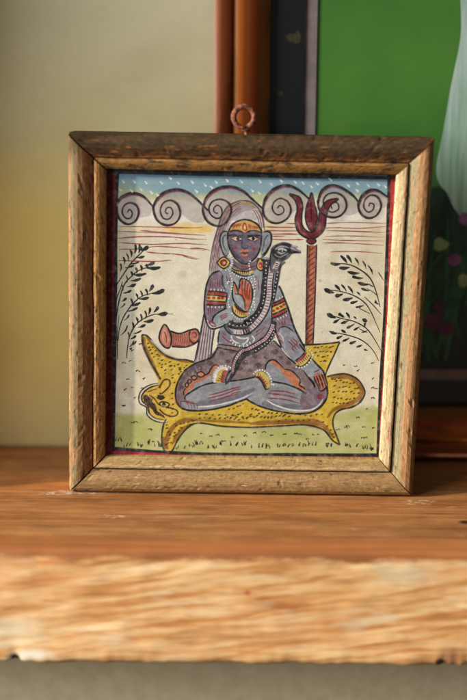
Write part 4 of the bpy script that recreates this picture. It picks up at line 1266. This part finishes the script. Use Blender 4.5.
for (x0, x1, sgn) in ((230.6, 242.4, 1), (247.4, 259.6, -1)):
    mx = (x0 + x1) / 2
    P.fill([(x0, 238.6), (mx, 237.3), (x1, 239.2), (mx, 241.4)], (226, 206, 196), 1)
    ex = x0 + 2.4 if sgn > 0 else x1 - 2.6
    P.dot(ex, 239, 2.2, 1.1, (216, 142, 110), 0.9)
    P.dot(mx + 1.4 * sgn * (1 if sgn > 0 else .2), 239.2, 1.6, 1.7, (30, 26, 32))
    P.stroke([(x0 - .4, 238.5), (mx, 236.9), (x1 + .3, 239.2)], 1.0, INK)
    P.stroke([(x0, 239.2), (mx, 241.7), (x1, 239.6)], 0.8, (60, 46, 56))
P.stroke([(242.8, 234), (242.4, 240), (241.4, 245.4), (242.4, 248.2), (245, 249.2), (247.8, 247.8), (248, 245.2)], 1.1, (72, 76, 90), 0.95)
P.stroke([(243.6, 236), (244, 243), (244.4, 247)], 1.6, (116, 122, 136), 0.7, soft=0.6)
P.stroke([(240.4, 252.4), (243, 250.9), (244.8, 251.7), (246.8, 250.9), (249, 252.3)], 1.7, (206, 118, 84), 1)
P.stroke([(241.4, 254.9), (245, 256.2), (248.2, 254.8)], 1.6, (206, 118, 84), 1)
P.stroke([(240.2, 253.3), (244.8, 253.7), (249.2, 253.1)], 0.8, (60, 32, 40))
P.dot(235.6, 248.8, 1.5, 1.4, (166, 60, 72), .9)
P.dot(253.9, 249.8, 1.7, 1.6, (166, 50, 68), .9)
# hair locks right of the face
P.stroke([(262, 256), (266, 252), (268.5, 247)], 1.0, INK)

# left arm raised, hand open before the chest
arm = c4(190, 90, 132, 115, 96, 180, 80, 260, 72, 380, 85, 470, 112, 530, 160, 538, 210, 520, 275, 490, 300, 440, 250, 380, 228, 340, 240, 260, 225, 180, 215, 110)
P.fill(arm, (126, 108, 122), 1)
P.fill(c4(112, 520, 130, 480, 155, 435, 205, 400, 260, 382, 300, 430, 285, 485, 210, 518, 160, 532), (152, 158, 164), 1)
P.stroke(c4(95, 470, 118, 515, 160, 533, 205, 517, 270, 488), 1.4, (226, 224, 224), 0.85)
P.stroke(c4(192, 88, 132, 113, 95, 180, 79, 260, 71, 380, 84, 470, 112, 532, 160, 541), 1.5, INK, taper=(0, 0))
P.stroke(c4(150, 540, 205, 523, 262, 495, 300, 470), 1.3, INK)
P.stroke(c4(130, 492, 150, 440, 200, 402, 250, 380), 1.4, INK)
P.stroke(c4(238, 350, 236, 372, 226, 390), 1.2, INK)
P.stroke(c4(218, 120, 210, 160, 218, 200, 240, 240), 1.2, (60, 56, 66))
P.stroke(c4(112, 480, 140, 490, 160, 512, 155, 530), 1.0, (140, 60, 70))
P.stroke(c4(108, 476, 112, 500, 135, 520, 160, 522), 1.0, (140, 60, 70))
for k in range(5):
    P.stroke(c4(122 + k * 18, 150 + 4 * (k % 2), 118 + k * 18, 222), 0.8, (134, 70, 84), 0.75)
    if k < 4:
        P.stroke(c4(104 + k * 16, 372, 104 + k * 18, 430 - 6 * k), 0.8, (134, 70, 84), 0.75)
for k in range(3):
    P.stroke(c4(192 + k * 4, 446 + k * 14, 225, 428 + k * 14, 256, 420 + k * 12), 0.9, (150, 66, 74), 0.75)
# left arm band
P.fill(c4(100, 248, 248, 262, 236, 352, 86, 350), (204, 176, 84), 1, smooth=False)
P.stroke(c4(98, 258, 170, 262, 244, 276), 2.6, (158, 50, 56), 0.95, taper=(0, 0))
P.stroke(c4(88, 340, 160, 344, 236, 344), 2.4, (158, 50, 56), 0.95, taper=(0, 0))
for x in (106, 145, 185, 214):
    P.dot(*c4(x, 300)[0], 1.6, 1.4, (158, 48, 44))
for pts in (c4(102, 246, 170, 248, 250, 264), c4(96, 276, 170, 280, 242, 292), c4(90, 322, 160, 326, 236, 330), c4(84, 352, 160, 356, 234, 354)):
    P.stroke(pts, 1.1, INK, taper=(0, 0))
P.stroke(c4(252, 262, 238, 352), 1.2, INK)
P.beads(c4(98, 234, 160, 236, 240, 240), 2.6, 0.7, ln=1.1)
P.beads(c4(80, 366, 150, 372, 216, 370), 2.6, 0.7, ln=1.1)
# hand
P.fill(c4(300, 170, 290, 240, 298, 310, 330, 362, 380, 398, 412, 398, 440, 330, 447, 240, 430, 185, 392, 148, 350, 160, 340, 200, 336, 262, 318, 210), (152, 158, 164), 1)
P.fill(c4(345, 262, 348, 200, 352, 162, 372, 150, 378, 230, 392, 152, 405, 160, 400, 240, 412, 178, 428, 186, 428, 250, 440, 210, 446, 260, 436, 320, 412, 392, 390, 388, 384, 330, 372, 290), (188, 108, 72), 1)
P.fill(c4(302, 178, 318, 205, 332, 250, 338, 278, 318, 270, 304, 240, 298, 210), (188, 108, 72), 1)
for pts in (c4(372, 158, 366, 220, 372, 282), c4(394, 160, 386, 230, 396, 300), c4(414, 184, 404, 250, 408, 320), c4(432, 205, 422, 265, 420, 330), c4(350, 180, 346, 230)):
    P.stroke(pts, 1.1, (156, 44, 36), 0.9)
P.stroke(c4(345, 270, 370, 290, 385, 330, 390, 390), 1.3, (88, 40, 38))
P.stroke(c4(338, 262, 344, 205, 350, 162, 372, 148, 398, 154, 425, 178, 443, 225, 446, 280, 436, 340, 412, 402), 1.3, INK)
P.stroke(c4(300, 172, 290, 240, 298, 312, 332, 364, 382, 400), 1.3, INK)
P.stroke(c4(300, 170, 320, 205, 334, 255, 345, 276), 1.2, INK)
P.stroke(c4(310, 268, 350, 275, 376, 300, 380, 330), 0.9, (120, 60, 60), .8)
# wrist cuff
P.fill(c4(292, 358, 318, 352, 350, 390, 408, 408, 402, 440, 352, 450, 312, 425, 290, 390), (204, 176, 88), 1)
P.stroke(c4(308, 352, 335, 388, 372, 408, 410, 412), 2.0, (160, 54, 56), 0.95)
for k in range(7):
    P.stroke(c4(300 + k * 16, 386 + k * 6, 296 + k * 17, 408 + k * 6), 0.7, (142, 84, 50), 0.8, sub=2)
P.stroke(c4(288, 360, 292, 400, 318, 432, 355, 452, 404, 444), 1.2, INK)
P.stroke(c4(306, 346, 335, 382, 372, 402, 412, 404), 1.1, INK)
P.beads(c4(280, 400, 296, 432, 325, 456, 360, 466, 410, 460), 2.2, 0.8)
# right arm down to the knee
arm = c5(262, 208, 285, 250, 302, 300, 330, 370, 350, 430, 382, 530, 430, 628, 467, 690) + c8(190, 90, 212, 108, 160, 160, 118, 185, 62, 135) + c5(290, 690, 255, 612, 232, 540, 206, 465, 210, 400, 205, 340, 240, 280)
P.fill(arm, (140, 142, 152), 1)
P.fill(c5(262, 208, 285, 250, 302, 300, 210, 340, 240, 275), (146, 152, 158), 1)
P.fill(c5(215, 465, 325, 418, 352, 440, 372, 510, 300, 520, 262, 560, 250, 590, 230, 540), (126, 108, 122), 1)
P.stroke(c5(262, 206, 286, 252, 303, 300, 330, 368, 350, 430, 382, 530, 430, 628, 467, 692), 1.5, INK, taper=(0, 0))
P.stroke(c8(150, 35, 178, 72, 196, 95), 1.4, INK)
P.stroke(c5(206, 462, 233, 540, 256, 612, 290, 690) + c8(62, 138, 92, 165, 120, 190), 1.4, INK, taper=(0, 0))
P.stroke(c5(262, 560, 268, 535, 310, 522, 350, 540, 380, 562), 1.2, (60, 54, 64))
P.stroke(c5(246, 565, 262, 610, 300, 660), 1.0, (150, 60, 72))
P.stroke(c5(262, 572, 290, 600, 300, 640), 1.2, (226, 224, 224), .8)
for k in range(3):
    P.stroke(c5(330 + k * 20, 632 - k * 10, 372 + k * 18, 670 - k * 10) + c8(95 + k * 16, 68 - k * 14, 122 + k * 16, 100 - k * 14), 1.0, (150, 56, 68), 0.8)
    P.stroke(c5(262 + k * 22, 480 - k * 6, 272 + k * 22, 520 - k * 6), 0.9, (138, 64, 80), 0.75)
P.stroke(c8(10, 62, 45, 110, 90, 152), 1.2, (224, 222, 222), .7)
P.fill(c5(210, 342, 300, 300, 328, 400, 206, 460), (204, 176, 84), 1, smooth=False)
P.stroke(c5(214, 350, 262, 330, 304, 308), 3.0, (156, 50, 56), 0.95, taper=(0, 0))
P.stroke(c5(208, 446, 262, 426, 324, 392), 3.2, (156, 50, 56), 0.95, taper=(0, 0))
for x, z_ in ((222, 398), (252, 382), (282, 366), (304, 352)):
    P.dot(*c5(x, z_)[0], 1.5, 1.3, (158, 48, 44))
for pts in (c5(208, 342, 262, 322, 302, 298), c5(210, 368, 262, 348, 312, 322), c5(206, 430, 262, 408, 322, 378), c5(204, 462, 262, 440, 330, 402)):
    P.stroke(pts, 1.1, INK, taper=(0, 0))
P.stroke(c5(210, 340, 206, 462), 1.1, INK)
P.beads(c5(205, 330, 250, 308, 294, 288), 2.6, 0.7, ln=1.0)
P.beads(c5(232, 474, 285, 452, 336, 428), 2.6, 0.7, ln=1.0)
# right hand
P.fill(c8(160, 210, 240, 150, 290, 200, 332, 245, 362, 335, 368, 350, 310, 396, 296, 360, 262, 290, 268, 368, 215, 290, 185, 245), (150, 156, 162), 1)
P.fill(c8(262, 282, 315, 262, 345, 290, 366, 350, 338, 385, 312, 398, 296, 362), (190, 112, 78), 1)
P.fill(c8(205, 275, 225, 285, 262, 330, 268, 368, 245, 340, 218, 305), (190, 112, 78), 1)
for k in range(3):
    P.stroke(c8(282 + k * 20, 282 - k * 6, 300 + k * 22, 330 - k * 4, 316 + k * 20, 386 - k * 10), 1.1, INK)
P.stroke(c8(244, 148, 292, 200, 334, 246, 352, 300, 368, 352), 1.4, INK)
P.stroke(c8(262, 286, 280, 330, 298, 366, 312, 400, 345, 388, 368, 352), 1.2, INK)
P.stroke(c8(180, 238, 215, 290, 262, 350, 266, 370, 258, 330, 222, 290), 1.2, INK)
P.stroke(c8(262, 255, 285, 245, 312, 232), 0.9, (150, 56, 66), .8)
# right wrist band
P.fill(c8(122, 178, 165, 145, 205, 98, 240, 125, 218, 170, 160, 208), (208, 184, 100), 1)
P.stroke(c8(124, 176, 168, 148, 208, 100), 2.2, (156, 54, 58), .95)
for k in range(7):
    t = k / 6
    P.stroke(c8(138 + 76 * t, 180 - 62 * t, 154 + 78 * t, 202 - 66 * t), 0.8, (140, 84, 50), .8, sub=2)
P.stroke(c8(118, 166, 162, 134, 198, 92), 1.2, INK)
P.stroke(c8(130, 200, 165, 212, 215, 178, 242, 130), 1.2, INK)
P.beads(c8(110, 210, 150, 220, 190, 210, 235, 165, 256, 120, 240, 90, 215, 68, 200, 62), 2.3, 0.85)
# beads and necklaces
P.fill(c4(283, 68, 312, 92, 350, 108, 400, 116, 455, 100, 450, 80, 400, 92, 350, 88, 308, 68), (208, 178, 84), 1)
for k in range(11):
    t = k / 10
    P.stroke(c4(292 + 155 * t, 76 + 20 * math.sin(math.pi * t), 290 + 160 * t, 92 + 24 * math.sin(math.pi * t)), 0.7, (150, 62, 52), 0.9, sub=2)
P.stroke(c4(282, 84, 312, 104, 352, 122, 402, 130, 458, 114), 1.1, INK)
P.stroke(c4(283, 64, 312, 82, 350, 90, 400, 94, 450, 80), 1.0, INK)
P.beads(c4(278, 90, 310, 118, 352, 136, 402, 144, 460, 126), 2.2, 0.75)
P.beads(c4(278, 20, 272, 100, 290, 180, 276, 260, 262, 330, 268, 378), 2.3, 0.8)
P.beads(c4(452, 130, 440, 160, 458, 230, 462, 300, 440, 370, 418, 430), 2.4, 0.8)
P.beads(c5(70, 130, 82, 180, 78, 240, 70, 300, 76, 360, 60, 400), 2.4, 0.75)
P.beads(c3(90, 620, 70, 660, 80, 720, 60, 790), 2.2, 0.75)
P.beads(c3(190, 600, 206, 650, 204, 700), 2.3, 0.6)
P.beads(c2(318, 580, 334, 620, 322, 660), 2.2, 0.75, ln=0.9)
P.stroke(c4(262, 190, 250, 182, 262, 172, 275, 180), 0.9, (226, 224, 218))
# strings of white beads on the belly
for pts in (c4(282, 590, 290, 620, 318, 645, 350, 652), c4(320, 600, 350, 612, 390, 615, 420, 602), c4(415, 605, 410, 630, 385, 655, 360, 660), c4(440, 590, 462, 620, 445, 650)):
    P.stroke(pts, 1.5, (224, 222, 218), 0.9)
P.beads(c4(270, 600, 285, 640, 340, 672, 400, 668, 440, 640), 3.2, 0.8, ln=1.4)
# earrings
q = c2(262, 648)[0]
P.dot(*q, 6.2, 5.8, (206, 180, 70))
P.loop([(q[0] - 6.2, q[1]), (q[0], q[1] - 5.8), (q[0] + 6.2, q[1]), (q[0], q[1] + 5.8)], 1.1, INK)
P.dot(*q, 3.6, 3.5, (70, 40, 36))
P.dot(q[0] - .1, q[1], 2.5, 2.4, (168, 48, 50))
P.dot(q[0] + .5, q[1] + .2, 1.1, 1.1, (222, 168, 150))
P.beads(c2(262, 706, 300, 700, 330, 660, 322, 610, 285, 585), 2.2, 0.7)
q = c3(160, 662)[0]
ring = [(q[0] - .6, q[1] - 6.4), (q[0] + 3.4, q[1] - 1), (q[0] + 3.2, q[1] + 4), (q[0], q[1] + 6), (q[0] - 3.4, q[1] + 3.4), (q[0] - 3.6, q[1] - 1)]
P.fill(ring, (206, 180, 70), 1)
P.loop(ring, 1.1, INK)
P.dot(q[0], q[1] + .6, 2.2, 2.8, (176, 46, 52))
P.dot(q[0] - .4, q[1] + 1.2, .7, 1.0, (226, 150, 140))
P.build(paper)

# ---- cobra: head by the ear, body round the chest and down to the lap
P = Paint("painted_cobra", 380)
belly = c5(222, 0, 206, 60, 200, 110, 190, 200, 186, 280, 166, 370, 122, 455, 55, 528, 0, 562) + c4(420, 553, 350, 566, 300, 560)
dark = c5(168, 0, 162, 60, 160, 130, 150, 250, 132, 355, 84, 436, 10, 494) + c4(440, 490, 380, 512, 310, 516, 258, 498)
P.stroke(c5(262, 0, 258, 60, 250, 130, 238, 200, 228, 270, 214, 330), 5.0, (42, 40, 46), 1, shape=lambda t: 1 - 0.55 * t)
P.stroke(dark, 6.8, (40, 40, 44), 1, taper=(0, 0))
P.stroke([(p[0] + 2.6, p[1] + 1.0) for p in dark], 1.2, (90, 84, 92), 0.8, taper=(0, 0))
P.stroke(belly, 5.6, (188, 178, 180), 1, taper=(0, 0))
BW = catmull(belly, False, 8)
y = P.up()
acc = 0
for i in range(1, len(BW)):
    d = math.hypot(BW[i][0] - BW[i - 1][0], BW[i][1] - BW[i - 1][1])
    acc += d
    if acc > 1.9:
        acc = 0
        tx, ty = (BW[i][0] - BW[i - 1][0]) / d, (BW[i][1] - BW[i - 1][1]) / d
        for s, cc in ((-1, (150, 62, 74)), (.0, (232, 228, 224))):
            x, z_ = BW[i][0] + tx * s, BW[i][1] + ty * s
            P.stroke([(x - ty * 2.6, z_ + tx * 2.6 + .5), (x + ty * 2.6, z_ - tx * 2.6)], 0.75, cc, 0.9, sub=2, y=y, soft=0.15)
for sgn in (-1, 1):
    off = []
    for i, p in enumerate(BW):
        a, b = BW[max(i - 1, 0)], BW[min(i + 1, len(BW) - 1)]
        l = math.hypot(b[0] - a[0], b[1] - a[1]) or 1
        off.append((p[0] - (b[1] - a[1]) / l * 2.95 * sgn, p[1] + (b[0] - a[0]) / l * 2.95 * sgn))
    P.stroke(off, 0.9, (40, 38, 44), 0.9, sub=1, taper=(0, 0))
P.beads([(p[0] + .2, p[1]) for p in dark], 3.2, 0.6, (206, 202, 200))
P.beads(c5(262, 10, 256, 80, 246, 150, 232, 230, 222, 300), 3.0, 0.6, (206, 202, 200))
P.stroke(c4(232, 510, 245, 540, 275, 570, 300, 575), 3.4, (96, 96, 104), 0.9)
P.stroke(c4(230, 500, 228, 520, 250, 556, 285, 585), 1.0, INK)
# head
P.fill(c3(245, 530, 290, 500, 345, 486, 400, 505, 440, 540, 467, 560, 430, 572, 400, 580, 370, 612, 320, 650, 290, 720, 240, 720, 232, 640, 236, 570), (92, 90, 98), 1)
P.fill(c3(248, 545, 290, 508, 340, 494, 392, 508, 420, 540, 405, 566, 375, 585, 345, 622, 305, 632, 265, 605, 248, 575), (38, 38, 42), 1)
P.stroke(c3(272, 545, 305, 525, 345, 522, 385, 535), 1.3, (156, 160, 164), .95)
P.stroke(c3(268, 580, 288, 598, 315, 604, 350, 588, 380, 572), 0.9, (150, 154, 158), .8)
P.stroke(c3(295, 548, 318, 540, 345, 545, 365, 556), 1.8, (186, 192, 192), 1)
P.stroke(c3(292, 562, 318, 576, 350, 570), 1.1, (170, 176, 178), .9)
P.dot(*c3(325, 558)[0], 1.6, 1.2, (24, 24, 28))
P.dot(*c3(329, 556)[0], 0.6, 0.6, (226, 226, 222))
P.stroke(c3(390, 530, 430, 546, 470, 562), 2.0, (150, 146, 156), .95)
P.stroke(c3(380, 560, 425, 562, 472, 566), 1.2, INK)
P.stroke(c3(400, 516, 432, 522, 440, 530), 1.6, (180, 176, 186), .9)
P.stroke(c3(395, 572, 430, 570, 470, 572), 0.9, INK)
P.stroke(c3(242, 560, 234, 620, 236, 700), 1.1, INK)
P.stroke(c3(350, 640, 320, 668, 300, 720), 1.0, (50, 46, 54))
P.stroke(c3(296, 640, 268, 700), 4.8, (198, 186, 188), 1, taper=(0, 0))
for k in range(4):
    P.stroke(c3(262 + 4 * k, 694 - 14 * k, 292 + 4 * k, 702 - 14 * k), 0.8, (150, 62, 74), .9, sub=2)
# tail hanging over the lap
sash = c5(222, 480, 214, 540, 180, 610, 120, 660, 50, 705) + c7(150, 110, 105, 160, 78, 230, 50, 285, 5, 345)
P.stroke(sash, 8.6, (52, 52, 56), 1, shape=lambda t: (0.55 + 0.45 * math.sin(math.pi * min(1, t * 1.5))) if t < .5 else max(0.06, 0.9 - (t - .5) * 1.5))
ed_ = c5(216, 505, 200, 555, 160, 615, 100, 655, 30, 695) + c7(130, 92, 85, 150, 65, 215, 62, 262)
P.stroke(ed_, 3.4, (192, 172, 178), 1, shape=lambda t: 1 - .5 * t)
P.beads(ed_, 1.7, 0.5, (150, 62, 76), ln=1.2)
P.stroke([(p[0] - 1.7, p[1] - 1.4) for p in ed_], 0.9, INK)
P.stroke([(p[0] + 1.7, p[1] + 1.4) for p in ed_], 0.9, INK)
P.beads(c5(228, 520, 220, 575, 190, 630, 140, 670, 80, 712), 2.9, 0.6, (206, 202, 200))
P.beads(c5(236, 545, 228, 600, 200, 645, 160, 690), 3.2, 0.55, (206, 202, 200))
P.stroke(c7(120, 150, 90, 215, 66, 270, 30, 320, 0, 352), 1.2, INK)
P.build(paper)
